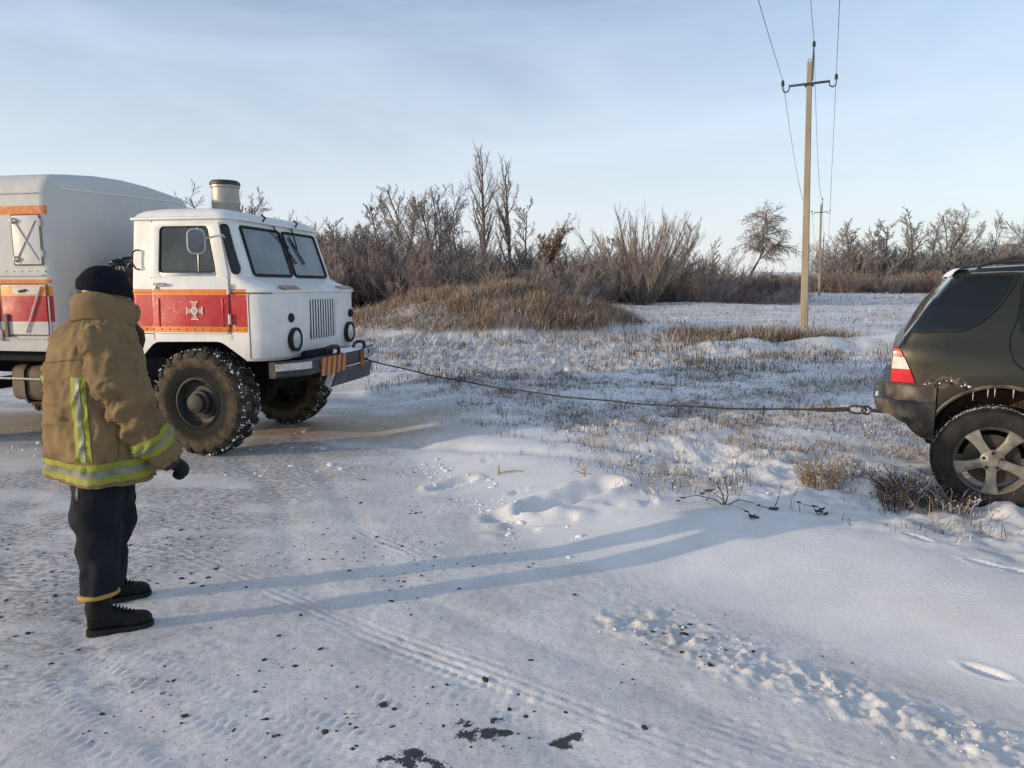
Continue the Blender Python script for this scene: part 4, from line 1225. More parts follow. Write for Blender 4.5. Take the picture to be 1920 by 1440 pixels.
# tow hooks, winch tray and deflector plate under the bumper
for yy in (-.16, .58):
    mm = MB(); mm.tube([(1.0, yy - .05, .99), (1.02, yy - .05, 1.045), (1.06, yy - .02, 1.06), (1.085, yy + .06, 1.05), (1.085, yy + .09, 1.0), (1.075, yy + .09, .95)], [.018, .02, .022, .024, .022, .018], 8)
    mm.build('tow_hook', M['black_metal'], bumper, smooth=True)
mm = MB(); mm.box(.90, 1.0, -.55, -.05, .955, 1.035); mm.cyl((.95, -.62, 1.0), (.95, 0, 1.0), .045, 10); mm.build('winch_tray', M['dark'], bumper, bev=.008)
mm = MB()                                             # deflector slopes down and back
mm.prism([(1.06, .80), (1.075, .80), (1.03, .62), (.985, .60)], -.10, .95, lambda a, b_, h: (a, h, b_))
mm.build('deflector', mat('grey_deflector', (.065, .065, .068), .6, col2=(.10, .10, .10), scale=6), bumper)
mm = MB(); mm.prism([(1.055, .80), (.99, .795), (.93, .63), (.982, .60)], -.13, -.102, lambda a, b_, h: (a, h, b_)); mm.build('deflector_side', M['white_trim'], bumper)
# snow lying on the bumper
mm = MB()
def snow_strip(u, v):
    y = .02 + u * 1.05; x = bsec((y + 1.12) / 2.24)[0]
    w = (v - .5) * 2
    return (x - .06 + w * .055, y, .965 + .028 * (1 - w * w) * (.5 + vn2(y * 14, w * 2, 3)) * (1 - abs(2 * u - 1) ** 6))
mm.grid(snow_strip, 40, 6); mm.build('bumper_snow', M['snow'], bumper, smooth=True)

# --- frame, tank, axles
mm = MB()
for yy in (-.43, .43): mm.box(-5.0, .92, yy - .035, yy + .035, .74, .93)
mm.box(.3, .5, -.45, .45, .62, .9); mm.box(-1.2, -.6, -.4, .4, .55, .85)
mm.build('chassis', M['dark'], truck)
mm = MB(); mm.cyl((0, -.8, .545), (0, .8, .545), .075, 12); mm.lathe([(0, -.2), (.17, -.14), (.21, 0), (.17, .14), (0, .2)], 16, Matrix.Translation((0, .15, .545)) @ Matrix.Rotation(R(90), 4, 'X')); mm.build('front_axle', M['dark'], truck)
mm = MB(); mm.cyl((-3.3, -.8, .545), (-3.3, .8, .545), .075, 12); mm.build('rear_axle', M['dark'], truck)
# inner wheel houses
mm = MB(); mm.box(-.62, .58, -.54, .54, .98, 1.16); mm.build('engine_block', M['dark'], truck)
# fuel tank with straps
tk = mat('muddy_tank', (.085, .066, .045), .8, col2=(.16, .12, .08), scale=6, lo=.35, hi=.7, bmp=(30, .3, .006))
mm = MB(); mm.prism(rrect(-.98, -.53, .50, .87, .09), -2.20, -1.42, lambda a, b_, h: (h, a, b_)); tank = mm.build('fuel_tank', tk, truck, bev=.02)
for xx in (-2.02, -1.62):
    mm = MB(); P = rrect(-.99, -.52, .49, .88, .095)
    mm.tube([(xx, a, b_) for a, b_ in P] + [(xx, *P[0])], .014, 4, cap=False); mm.build('strap', M['dark'], tank)
mm = MB(); mm.tube([(-2.55, -1.02, .745), (-1.9, -1.03, .74), (-1.30, -1.02, .73)], .012, 6); mm.build('side_rail', M['frost_metal'], truck)
# under-run beam and mud flaps below the box
mm = MB(); mm.box(-5.2, -1.5, -1.02, -.96, .93, 1.02); mm.build('sub_frame', M['dark'], truck)
# spare wheel behind the cab, frosted
# --- box body
BX0, BX1, BH, BZ0 = -5.25, -1.43, 1.18, 1.045
M['box_paint'] = band_mat('box_paint', [(1.345, 1.60, (.44, .026, .03), .72), (1.60, 1.70, (.80, .28, .02), .66), (1.725, 1.765, (.72, .20, .03), .68), (2.40, 2.485, (.72, .20, .03), .64)], xlim=-1.455, base=(.57, .565, .54))
m = MB()
def box_ring(x, ins):
    pts = [(-BH + ins, BZ0 + ins), (-BH + ins, 2.62)]
    for i in range(1, 8):
        a = R(90 * i / 8)
        pts.append((-BH + .20 - .20 * math.cos(a) + ins * (1 - i / 8), 2.62 + .19 * math.sin(a) - ins * i / 8))
    pts.append((-.80, 2.835 - ins)); pts.append((-.4, 2.875 - ins)); pts.append((0, 2.89 - ins))
    pts += [(-y, z) for (y, z) in reversed(pts[:-1])]
    return [(x, y, z) for y, z in pts]
rings = [box_ring(BX0, .03), box_ring(BX0 + .03, 0), box_ring(BX1 - .09, 0), box_ring(BX1 - .04, .012), box_ring(BX1 - .01, .04), box_ring(BX1, .085)]
k = len(rings[0])
m.add([p for r_ in rings for p in r_], [(i * k + j, i * k + (j + 1) % k, (i + 1) * k + (j + 1) % k, (i + 1) * k + j) for i in range(len(rings) - 1) for j in range(k)] + [tuple(reversed(range(k))), tuple(range((len(rings) - 1) * k, len(rings) * k))])
boxb = m.build('box_body', M['box_paint'], truck, smooth=True, angle=35)
def bside(a, b_, h): return (a, -(BH + h), b_)
def bplate(name, P, t, mt, parent, h0=.002, bev=.003):
    mm = MB(); mm.prism(P, h0, h0 + t, bside); return mm.build(name, mt, parent, bev=bev)
def bbar(name, a, b_, r, mt, parent, out=.02):
    mm = MB(); mm.tube([bside(*a, out), bside(*b_, out)], r, 6); return mm.build(name, mt, parent)
# moulding along the waist, upper hatch with crossed stays, lower locker lids
bplate('waist_moulding', [(BX0 + .05, 1.795), (BX1 - .1, 1.795), (BX1 - .1, 1.815), (BX0 + .05, 1.815)], .014, M['box_paint'], boxb)
bplate('sill_moulding', [(BX0 + .05, 1.165), (BX1 - .1, 1.165), (BX1 - .1, 1.18), (BX0 + .05, 1.18)], .012, M['box_paint'], boxb)
hatch = bplate('hatch', rrect(-1.835, -1.525, 1.915, 2.39, .015), .012, M['box_paint'], truck)
mm = MB(); P = rrect(-1.845, -1.515, 1.905, 2.40, .018); mm.tube([bside(a, b_, .004) for a, b_ in P] + [bside(*P[0], .004)], .006, 5, cap=False); mm.build('hatch_seam', mat('seam_dark', (.16, .13, .10), .8), hatch)
bbar('brace', (-1.80, 1.96), (-1.56, 2.34), .006, M['white_trim'], hatch); bbar('brace', (-1.80, 2.34), (-1.56, 1.96), .006, M['white_trim'], hatch)
for z in (1.965, 2.34):
    for xx in (-1.81,):
        mm = MB(); mm.box(xx - .03, xx + .045, -BH - .04, -BH - .012, z - .012, z + .012); mm.box(xx - .008, xx + .008, -BH - .045, -BH - .012, z - .03, z + .03); mm.build('latch', M['frost_metal'], hatch, bev=.003)
for z in (2.02, 2.32):
    mm = MB(); mm.cyl(bside(-1.505, z - .035, .012), bside(-1.505, z + .035, .012), .012, 8); mm.build('hinge', M['frost_metal'], hatch)
lock = bplate('locker_lid', rrect(-2.02, -1.505, 1.215, 1.71, .012), .014, M['box_paint'], truck)
mm = MB(); P = rrect(-2.03, -1.495, 1.205, 1.72, .015); mm.tube([bside(a, b_, .004) for a, b_ in P] + [bside(*P[0], .004)], .006, 5, cap=False); mm.build('lid_seam', bpy.data.materials['seam_dark'], lock)
bbar('stay', (-1.75, 1.235), (-1.545, 1.695), .010, mat('pink_stay', (.66, .48, .44), .6), lock, .03)
bplate('white_patch', rrect(-1.88, -1.56, 1.615, 1.695, .01), .004, mat('worn_white', (.62, .60, .55), .6, col2=(.50, .45, .38), scale=12), lock, h0=.017)
bbar('lid_latch', (-1.80, 1.645), (-1.72, 1.66), .012, M['black_metal'], lock, .03)
bplate('white_patch', rrect(-2.6, -2.10, 1.625, 1.69, .01), .004, bpy.data.materials['worn_white'], boxb, h0=.003)
lid2 = bplate('locker_lid', rrect(-2.9, -2.07, 1.20, 1.56, .012), .012, M['box_paint'], truck)
bbar('stay', (-2.3, 1.36), (-2.1, 1.49), .006, bpy.data.materials['pink_stay'], lid2, .025)
mm = MB(); mm.box(-2.16, -2.12, -BH - .04, -BH - .012, 1.46, 1.53); mm.build('lid_latch', M['black_metal'], lid2, bev=.003)
mm = MB(); mm.box(-1.99, -1.955, -BH - .04, -BH - .002, 1.19, 1.42); mm.build('lid_hinge', bpy.data.materials['seam_dark'], boxb)
mm = MB(); mm.box(-2.08, -2.03, -BH - .03, -BH - .002, 1.15, 1.26); mm.build('reflector', mat('grey_fitting', (.28, .26, .24), .6), boxb, bev=.004)
bbar('corner_trim', (-1.478, 1.20), (-1.478, 1.60), .006, bpy.data.materials['pink_stay'], boxb, .012)
for x in (-2.04, -2.95, -3.75, -4.55):
    bplate('side_joint', [(x, 1.83), (x + .007, 1.83), (x + .007, 2.62), (x, 2.62)], .003, bpy.data.materials['seam_dark'], boxb, h0=.0, bev=0)
bplate('drip_rail', [(BX0 + .1, 2.60), (BX1 - .1, 2.60), (BX1 - .1, 2.612), (BX0 + .1, 2.612)], .014, M['box_paint'], boxb)
for x in np.linspace(-3.2, -1.50, 20):
    mm = MB(); mm.lathe([(0, .004), (.006, .002), (.008, -.002)], 6, Matrix.Translation((float(x), -BH - .001, 1.843)) @ Matrix.Rotation(R(90), 4, 'X')); mm.build('rivet', M['rust_rivet'], boxb)
# panel joints and vent stamped on the front wall
def bfront(a, b_, h): return (BX1 + h - .002, a, b_)
for y in (.25, .72):
    mm = MB(); mm.prism([(y - .006, 1.15), (y + .006, 1.15), (y + .006, 2.70), (y - .006, 2.70)], .0, .006, bfront); mm.build('wall_joint', M['front_paint'], boxb)
mm = MB(); mm.prism([(-1.0, 2.665), (1.0, 2.735), (1.0, 2.75), (-1.0, 2.68)], 0, .010, bfront); mm.build('roof_joint', M['front_paint'], boxb)
mm = MB(); mm.prism([(-1.0, 2.42), (.4, 2.40), (.4, 2.408), (-1.0, 2.428)], 0, .006, bfront); mm.build('wall_joint', M['front_paint'], boxb)

# --- wheels
def truck_wheel():
    rim = MB()
    rp = [(.235, .0), (.26, .012), (.265, .02), (.25, .03), (.235, .05), (.215, .09), (.17, .10), (.165, .085), (.125, .075), (.12, .03), (.095, .02), (.09, -.03), (.055, -.045), (0, -.047)]
    rim.lathe([(r_, h) for r_, h in rp], 40, cap=False)
    ty = MB()
    tp = [(.262, .035), (.268, .012), (.30, -.004), (.36, -.018), (.43, -.018), (.485, 0), (.515, .03), (.525, .06), (.53, .16), (.525, .26), (.515, .29), (.485, .32), (.40, .335), (.30, .32), (.262, .285), (.25, .2), (.25, .1)]
    ty.lathe(tp, 48, close=True)
    lug = MB()
    nl = 20
    for i in range(nl):
        for half in (0, 1):
            a0 = 2 * math.pi * (i + .5 * half) / nl
            def P(da, yy, r_): 
                a = a0 + da
                return (r_ * math.cos(a), r_ * math.sin(a), yy)
            ys = (.165, .085, .01) if half == 0 else (.158, .24, .312)
            das = (.0, .06, .10)
            for q in range(2):
                w0, w1 = .055, .062
                r0, r1 = .518, .552 if q == 0 else .545
                y0, y1 = ys[q], ys[q + 1]
                if q == 1: r0b = .497; r1b = .528
                else: r0b, r1b = r0, .547
                V = [P(das[q], y0, r0), P(das[q] + w0 * 2, y0, r0), P(das[q + 1] + w1 * 2, y1, r0b), P(das[q + 1], y1, r0b),
                     P(das[q], y0, r1), P(das[q] + w0 * 2, y0, r1), P(das[q + 1] + w1 * 2, y1, r1b), P(das[q + 1], y1, r1b)]
                lug.add(V, [(0, 3, 2, 1), (4, 5, 6, 7), (0, 1, 5, 4), (1, 2, 6, 5), (2, 3, 7, 6), (3, 0, 4, 7)])
            # shoulder block reaching over the sidewall
            yb, yc = (.012, -.012) if half == 0 else (.31, .33)
            V = [P(.10, yb, .495), P(.22, yb, .495), P(.22, yc, .455), P(.10, yc, .455), P(.10, yb, .53), P(.22, yb, .53), P(.215, yc - (.006 if half == 0 else -.006), .475), P(.105, yc - (.006 if half == 0 else -.006), .475)]
            lug.add(V, [(0, 3, 2, 1), (4, 5, 6, 7), (0, 1, 5, 4), (1, 2, 6, 5), (2, 3, 7, 6), (3, 0, 4, 7)])
    hub = MB()
    hub.lathe([(.13, .05), (.10, .02), (.085, -.015), (.078, -.03), (.05, -.034), (.04, -.055), (0, -.058)], 20)
    for i in range(8):
        a = 2 * math.pi * i / 8
        hub.cyl((.145 * math.cos(a), .145 * math.sin(a), .09), (.145 * math.cos(a), .145 * math.sin(a), .055), .014, 6)
    for i in range(4):
        a = 2 * math.pi * i / 4 + .3
        hub.cyl((.07 * math.cos(a), .07 * math.sin(a), -.05), (.07 * math.cos(a), .07 * math.sin(a), -.075), .012, 6)
    rng = np.random.default_rng(3)
    n = 900
    a = rng.uniform(0, 6.283, n); yy = rng.uniform(.0, .30, n)
    Vh, Fh = heads(np.cos(a) * .531, np.sin(a) * .531, yy, np.clip(rng.lognormal(-4.95, .4, n), .003, .013), rng)
    hub.v = [(p[0] * .92, p[1] * .92, p[2] * .7 + .045) for p in hub.v]
    rm = rim.mesh('rim'); tm = ty.mesh('tyre'); lm = lug.mesh('tread'); hm = hub.mesh('hub'); smm = np_mesh('tread_snow', Vh, Fh)
    mm_, nt_, b_r = nodes_of('tyre_sidewall')               # mud dried on the outer sidewall, bare rubber near the rim
    tcr = nt_.nodes.new('ShaderNodeTexCoord'); spr = nt_.nodes.new('ShaderNodeSeparateXYZ'); nt_.links.new(tcr.outputs['Object'], spr.inputs[0])
    rad = mth(nt_, 'POWER', mth(nt_, 'ADD', mth(nt_, 'MULTIPLY', spr.outputs[0], spr.outputs[0]), mth(nt_, 'MULTIPLY', spr.outputs[1], spr.outputs[1])), .5)
    nsr = tnoise(nt_, 9, 6, .65)
    mud = mth(nt_, 'MULTIPLY', ramp(nt_, mth(nt_, 'ADD', rad, mth(nt_, 'MULTIPLY', nsr, .10)), .40, .46), ramp(nt_, tnoise(nt_, 16, 5, .6), .34, .60, .25, 1))
    nt_.links.new(mix_rgb(nt_, mud, (.020, .0195, .019), (.105, .080, .054)), b_r.inputs['Base Color'])
    b_r.inputs['Roughness'].default_value = .9; b_r.inputs['Specular IOR Level'].default_value = .15
    rings_ = mth(nt_, 'SINE', mth(nt_, 'MULTIPLY', rad, 190.0))
    bump(nt_, b_r, mth(nt_, 'ADD', tnoise(nt_, 40, 4), mth(nt_, 'MULTIPLY', rings_, .12)), .4, .008)
    M['mud_rubber'] = mm_
    M['rim_dark'] = mat('dark_rim', (.014, .014, .015), .68, .0, col2=(.04, .036, .031), scale=9)
    rm.materials.append(M['rim_dark']); hm.materials.append(M['rim_dark']); tm.materials.append(M['mud_rubber']); lm.materials.append(mat('tread_rubber', (.018, .018, .019), .8, col2=(.05, .045, .04), scale=12, spec=.2)); smm.materials.append(M['snow'])
    for q in (rm, tm, hm): shade_angle(q, R(35))
    return rm, tm, lm, hm, smm
WM = truck_wheel()
def put_wheel(x, y, side_, steer=0.0, spin=0.0, name='wheel', z=.545):
    w = bpy.data.objects.new(name, WM[0]); COL.objects.link(w); w.parent = truck
    # lathe axis z points inward for the near side
    w.matrix_local = Matrix.Translation((x, y, z)) @ Matrix.Rotation(steer, 4, 'Z') @ Matrix.Rotation(R(-90) * side_, 4, 'X') @ Matrix.Rotation(spin, 4, 'Z')
    for nm, me in zip(('tyre', 'tread', 'hub', 'tread_snow'), WM[1:]):
        o = bpy.data.objects.new(nm, me); COL.objects.link(o); o.parent = w
        if nm == 'tread_snow': o['kind'] = 'stuff'
    return w
put_wheel(0, -1.06, 1, R(-6), .1)
put_wheel(0, 1.06, -1, R(-6), .5)
put_wheel(-3.3, -1.06, 1, 0, .9)
put_wheel(-3.3, 1.06, -1, 0, 1.7)
sw = put_wheel(-1.02, -.10, 1, 0, .4, 'spare_wheel', z=1.50)
sw.matrix_local = Matrix.Translation((-.98, -.35, 1.47)) @ Matrix.Rotation(R(90), 4, 'Z') @ Matrix.Rotation(R(-90), 4, 'X')
# ------------------------------------------------------------------ black sport utility car
# local axes: x forward, y to the far side, z up from the ground under the rear axle
SZ = .114
suv = empty('suv_car', (3.745, 5.875, SZ), R(-27))
tag(suv, 'dark olive-black sport utility car seen from its damaged rear corner', 'car')
m_, nt, b = nodes_of('olive_black_paint')
b.inputs['Metallic'].default_value = .75; b.inputs['Roughness'].default_value = .32
b.inputs['Coat Weight'].default_value = .3; b.inputs['Coat Roughness'].default_value = .10
tcn = nt.nodes.new('ShaderNodeTexCoord'); sp = nt.nodes.new('ShaderNodeSeparateXYZ'); nt.links.new(tcn.outputs['Object'], sp.inputs[0])
dirtf = mth(nt, 'MULTIPLY', ramp(nt, sp.outputs[2], 1.15, .7, 0, 1), ramp(nt, tnoise(nt, 7, 6, .65), .35, .68))
c = mix_rgb(nt, mth(nt, 'MULTIPLY', dirtf, .55), (.046, .045, .031), (.11, .09, .066))
nt.links.new(c, b.inputs['Base Color'])
nt.links.new(ramp(nt, dirtf, 0, 1, .30, .62), b.inputs['Roughness'])
M['suv'] = m_
M['suv_plastic'] = mat('dirty_bumper', (.034, .030, .025), .5, col2=(.17, .13, .09), scale=9, lo=.45, hi=.68, bmp=(9, .25, .01))
M['suv_glass'] = mat('tinted_glass', (.006, .0075, .009), .05, spec=.5)

ZS = [(.42, .80), (.47, .855), (.60, .888), (.80, .905), (.95, .914), (1.06, .914), (1.11, .909), (1.145, .899), (1.165, .885), (1.185, .876), (1.26, .864), (1.45, .80), (1.62, .725), (1.68, .68), (1.72, .60)]
def Yz(z): return float(np.interp(z, [q[0] for q in ZS], [q[1] for q in ZS]))
TOP = [(-.662, 1.05), (-.655, 1.125), (-.60, 1.215), (-.535, 1.32), (-.468, 1.437), (-.38, 1.565), (-.30, 1.672), (-.24, 1.705), (-.14, 1.722), (.1, 1.738), (.6, 1.752), (1.2, 1.745), (1.7, 1.70), (2.0, 1.60), (2.35, 1.36), (2.62, 1.17), (2.8, 1.13), (3.3, 1.06), (3.6, .98), (3.72, .85), (3.74, .78)]
def zt(x): return float(np.interp(x, [q[0] for q in TOP], [q[1] for q in TOP]))
def taper(x):
    t = 1.0
    if x < -.28: t -= .55 * ((-.28 - x) / 1.0) ** 2
    if x > 3.0: t -= .22 * ((x - 3.0) / .74) ** 2
    return t
def bulge(x, z):                                      # flared wheel arch
    r = 0
    for cx in (0.02, 2.82):
        q = math.hypot((x - cx) / .56, (z - .42) / .56)
        r += .018 * math.exp(-((q - .95) / .16) ** 2)
    return r
def Ys(x, z): return (Yz(z) + (bulge(x, z) if z < 1.1 else 0)) * taper(x)
def sec_pts(x):
    top = zt(x); r = .07
    pts = []
    zmax = top - r
    for i in range(23):
        z = .44 + (zmax - .44) * (i / 22)
        pts.append((Ys(x, z), z))
    y0 = Ys(x, zmax)
    y1 = max(min(y0 - .07, .60 * taper(x) if top > 1.5 else y0 - .06), .1)
    for i in range(1, 6):
        a = R(90 * i / 5)
        pts.append((y1 + (y0 - y1) * math.cos(a), zmax + r * .8 * math.sin(a)))
    for f in (.6, .3, 0):
        pts.append((y1 * f, zmax + r * .8 + r * .2 * (1 - f * f)))
    return pts
xs = sorted(set(list(np.linspace(-.662, -.2, 26)) + list(np.linspace(-.2, 3.0, 60)) + list(np.linspace(3.0, 3.74, 18))))
mb_ = MB(); rings = []
for x in xs:
    P = sec_pts(x)
    full = [(x, -y, z) for y, z in P] + [(x, y, z) for y, z in reversed(P[:-1])]
    rings.append(full)
k = len(rings[0])
mb_.add([p for r_ in rings for p in r_], [(i * k + j, i * k + (j + 1) % k, (i + 1) * k + (j + 1) % k, (i + 1) * k + j) for i in range(len(rings) - 1) for j in range(k)] + [tuple(reversed(range(k))), tuple(range((len(rings) - 1) * k, len(rings) * k))])
body = mb_.build('body', M['suv'], suv, smooth=True, angle=40)
def arch_poly(cx):
    return [(cx + .455 * math.cos(t), .42 + .478 * math.sin(t)) for t in np.linspace(-.15, math.pi + .15, 26)] + [(cx - .47, .2), (cx + .47, .2)]
for cx in (.02, 2.82):
    for s in (-1, 1):
        cut = MB(); cut.prism(arch_poly(cx), s * .58, s * 1.2, lambda a, b_, h: (a, h, b_)); boolean_cut(body, cut, M['dark'])
# the bumper sits below the lamps: notch the rear corner of the shell
cut = MB(); cut.box(-.9, -.36, -1.2, 1.2, .1, .868); boolean_cut(body, cut, M['dark'])
shade_angle(body.data, R(30))
def sp_(x, z, h): return (x, -(Ys(x, z) + h), z)
def patch(name, rows, mt, parent, h=.004, nx=14, flip=1):
    """rows: list of (z, xl, xr)"""
    mm = MB(); V = []
    for z, xl, xr in rows:
        for i in range(nx + 1):
            V.append(sp_(xl + (xr - xl) * i / nx, z, h))
    w = nx + 1
    mm.add(V, [(i * w + j, i * w + j + 1, (i + 1) * w + j + 1, (i + 1) * w + j) for i in range(len(rows) - 1) for j in range(nx)])
    return mm.build(name, mt, parent, smooth=True)
def xrear(z):                                         # rear outline of the shell at height z
    return float(np.interp(z, [q[1] for q in TOP[:9]], [q[0] for q in TOP[:9]]))
def gl_r(z): return float(np.interp(z, [1.252, 1.256, 1.266, 1.30, 1.35, 1.45, 1.566, 1.64, 1.668], [-.50, -.36, -.262, -.17, -.108, -.02, .047, .068, .07]))
rows = []
for i in range(25):
    z = 1.253 + (1.655 - 1.253) * i / 24
    rows.append((z, xrear(min(z + .075, 1.70)) + .004, gl_r(z)))
qg = patch('quarter_glass', rows, M['suv_glass'], suv, .004, 18)
# black sail panel between quarter glass and tail edge
# glass wrapped round the rear corner and over the hatch
mm = MB(); V = []; xw = list(np.linspace(-.592, -.318, 15)); kk = 0
for x in xw:
    P = [p for p in sec_pts(x)]
    zs_ = [p[1] for p in P[:23]]; ys_ = [p[0] for p in P[:23]]
    zm = zs_[-1]; z_lo = min(1.256, zm - .002)
    line = [(float(np.interp(z, zs_, ys_)) + .004, z) for z in np.linspace(z_lo, zm, 8)] + [(y + .003, z + .004) for y, z in P[23:]]
    full = [(x, -y, z) for y, z in line] + [(x, y, z) for y, z in reversed(line[:-1])]
    kk = len(full); V += full
mm.add(V, [(i * kk + j, i * kk + j + 1, (i + 1) * kk + j + 1, (i + 1) * kk + j) for i in range(len(xw) - 1) for j in range(kk - 1)])
mm.build('rear_window', M['suv_glass'], suv, smooth=True)
# glass of the rear door continues forward
rows = [(z, max(gl_r(z) + .05, .10), .95) for z in np.linspace(1.27, 1.655, 16)]
patch('door_glass', rows, M['suv_glass'], suv, .004, 10)
mm = MB()
pts = [sp_(gl_r(z), z, .005) for z in np.linspace(1.253, 1.655, 24)]
pts = [sp_(-.53, 1.254, .005)] + pts + [sp_(-.2, 1.66, .005), sp_(-.30, 1.652, .005)]
mm.tube(pts, .007, 5); mm.build('glass_seal', M['rubber'], suv, smooth=True)
# door seam and wheel-arch side of the rear door
mm = MB()
dp = [sp_(.085, 1.66, .001), sp_(.10, 1.5, .001), sp_(.085, 1.36, .001), sp_(.045, 1.24, .001), sp_(.045, 1.16, .001), sp_(.075, 1.07, .001), sp_(.15, 1.0, .001), sp_(.30, .92, .001), sp_(.42, .82, .001), sp_(.47, .7, .001), sp_(.48, .5, .001)]
mm.tube(dp, .0055, 5); mm.build('door_seam', M['dark'], suv, smooth=True)
# rear window and hatch
# front door, its glass, handles, mirror and windscreen
patch('door_glass', [(z, 1.04, float(np.interp(z, [1.27, 1.655], [2.22, 1.72]))) for z in np.linspace(1.27, 1.62, 14)], M['suv_glass'], suv, .004, 12)
for xx in (1.0, 2.28):
    mm = MB(); mm.tube([sp_(xx, z, .001) for z in np.linspace(.50, 1.24 if xx > 2 else 1.66, 16)], .005, 5); mm.build('door_seam', M['dark'], suv, smooth=True)
for xx in (.22, 1.14):
    mm = MB(); mm.tube([sp_(xx, 1.09, .004), sp_(xx + .03, 1.095, .03), sp_(xx + .17, 1.095, .03), sp_(xx + .20, 1.09, .004)], .012, 6); mm.build('door_handle', M['suv'], suv, smooth=True)
mm = MB(); mm.lathe([(0, -.10), (.07, -.08), (.09, 0), (.07, .08), (0, .10)], 14, Matrix.Translation((2.02, -1.02, 1.27)) @ Matrix.Rotation(R(90), 4, 'X') @ Matrix.Diagonal((.8, .8, 1, 1))); mm.build('wing_mirror', M['suv'], suv, smooth=True)
mm = MB(); mm.grid(lambda u, v: (lambda x: (x, (v - .5) * 1.16, zt(x) + .006))(1.78 + u * .78), 12, 12); mm.build('windscreen', M['suv_glass'], suv, smooth=True)
# roof rails
for s in (-1, 1):
    mm = MB(); mm.tube([(-.16, s * .60, 1.715), (-.08, s * .60, 1.752), (.05, s * .60, 1.778), (.5, s * .60, 1.80), (1.2, s * .60, 1.79), (1.5, s * .60, 1.73)], .016, 7)
    mm.build('roof_rail', M['black_metal'], suv, smooth=True)
mm = MB(); mm.tube([sp_(-.20, 1.668, .004), sp_(0, 1.676, .006), sp_(.8, 1.68, .006), (1.6, -.66, 1.66)], .007, 5); mm.build('drip_trim', M['chrome'], suv, smooth=True)
# snow along the rear spoiler edge
mm = MB()
mm.grid(lambda u, v: (-.318 + .016 * math.sin(v * 9) + u * .10, (v - .5) * 1.36, zt(-.318 + u * .10) + .004 + .012 * math.sin(u * math.pi) * (.6 + .8 * vn2(v * 20, u, 4))), 5, 30)
mm.build('spoiler_snow', M['snow'], suv, smooth=True)
# tail lamp: red over white over red
TLZ = [(.887, -.668, -.502), (.95, -.668, -.525), (1.02, -.667, -.556), (1.08, -.664, -.585), (1.127, -.66, -.612), (1.136, -.657, -.628)]
def tl(z):
    return float(np.interp(z, [q[0] for q in TLZ], [q[1] for q in TLZ])), float(np.interp(z, [q[0] for q in TLZ], [q[2] for q in TLZ]))
mm = MB(); mm.add([], [])
base = patch('tail_lamp', [(z, tl(z)[0] + .004, tl(z)[1]) for z in np.linspace(.884, 1.138, 12)], M['dark'], suv, .004, 8)
M['red_lens'] = mat('red_lens', (.62, .015, .02), .18, col2=(.45, .012, .018), scale=16, spec=.6)
M['clear_lens'] = mat('clear_lens', (.70, .64, .56), .2, col2=(.55, .48, .42), scale=22, spec=.6)
for (z0, z1, mt, nm) in ((.889, .982, 'red_lens', 'red_lens'), (.985, 1.072, 'clear_lens', 'clear_lens'), (1.075, 1.134, 'red_lens', 'red_lens')):
    patch(nm, [(z, tl(z)[0] + .006, tl(z)[1] - .005) for z in np.linspace(z0, z1, 7)], M[mt], base, .012, 8)
mm = MB()
for (z0, z1, mi) in ((.889, 1.134, 0),):
    mm.prism([(-.86, z0), (-.66, z0), (-.66, z1), (-.86, z1)], 0, .02, lambda a, b_, h: (-.668 - h * .4, a, b_))
# --- bumper wrapped round the rear corner, mud-caked and cracked
PL = [(-.37, .918), (-.45, .916), (-.52, .905), (-.58, .88), (-.635, .83), (-.675, .76), (-.70, .66), (-.712, .5), (-.72, .25), (-.722, 0)]
PL = PL + [(x, -y) for x, y in reversed(PL[:-1])]
def nrm(i):
    a = Vector(PL[max(i - 1, 0)]); c_ = Vector(PL[min(i + 1, len(PL) - 1)])
    t = (c_ - a).normalized()
    n = Vector((-t.y, t.x))
    p = Vector(PL[i])
    return n if n.dot(p - Vector((.6, 0))) > 0 else -n
mm = MB(); V = []
for i, (x, y) in enumerate(PL):
    n = nrm(i); e = min(abs(y) / .9, 1); rearness = sstep(-.45, -.62, -x * -1 if False else x) if False else float(np.clip((-.42 - x) / .22, 0, 1))
    lowz = .475 + .10 * rearness
    prof = [(-.10, .875), (.0, .868), (.006, .76 + .0), (.012 + .035 * rearness, .752), (.018 + .042 * rearness, .735), (.014 + .032 * rearness, .65), (-.02, lowz + .06), (-.06 - .05 * rearness, lowz), (-.14, lowz + .02)]
    for dx, z in prof:
        wob = .006 * math.sin(x * 31 + z * 40)
        V.append((x + n.x * (dx + wob), -(y + n.y * (dx + wob)) , z))
npf = len(prof)
mm.add(V, [(i * npf + j, i * npf + j + 1, (i + 1) * npf + j + 1, (i + 1) * npf + j) for i in range(len(PL) - 1) for j in range(npf - 1)])
bump_o = mm.build('bumper', M['suv_plastic'], suv, smooth=True, angle=28)
mm = MB(); mm.grid(lambda u, v: (-.745 - .03 * (u - .5), -.40 - v * .30 , .757 + .016 * math.sin(u * math.pi) * math.sin(v * math.pi)), 4, 8); mm.build('ledge_snow', M['snow'], bump_o, smooth=True)
mm = MB(); mm.tube([sp_(-.40, .80, -.002), sp_(-.52, .79, .0), sp_(-.60, .80, -.002)], .006, 5); mm.build('crack', M['dark'], bump_o)
# arch liner edge and flap
mm = MB(); mm.tube([(.02 + .46 * math.cos(t), -(.915 + (.012 if t < 2.4 else 0)) * taper(.02 + .46 * math.cos(t)), .42 + .482 * math.sin(t)) for t in np.linspace(.0, 2.75, 22)], .014, 6); mm.build('arch_lip', M['suv_plastic'], suv, smooth=True)
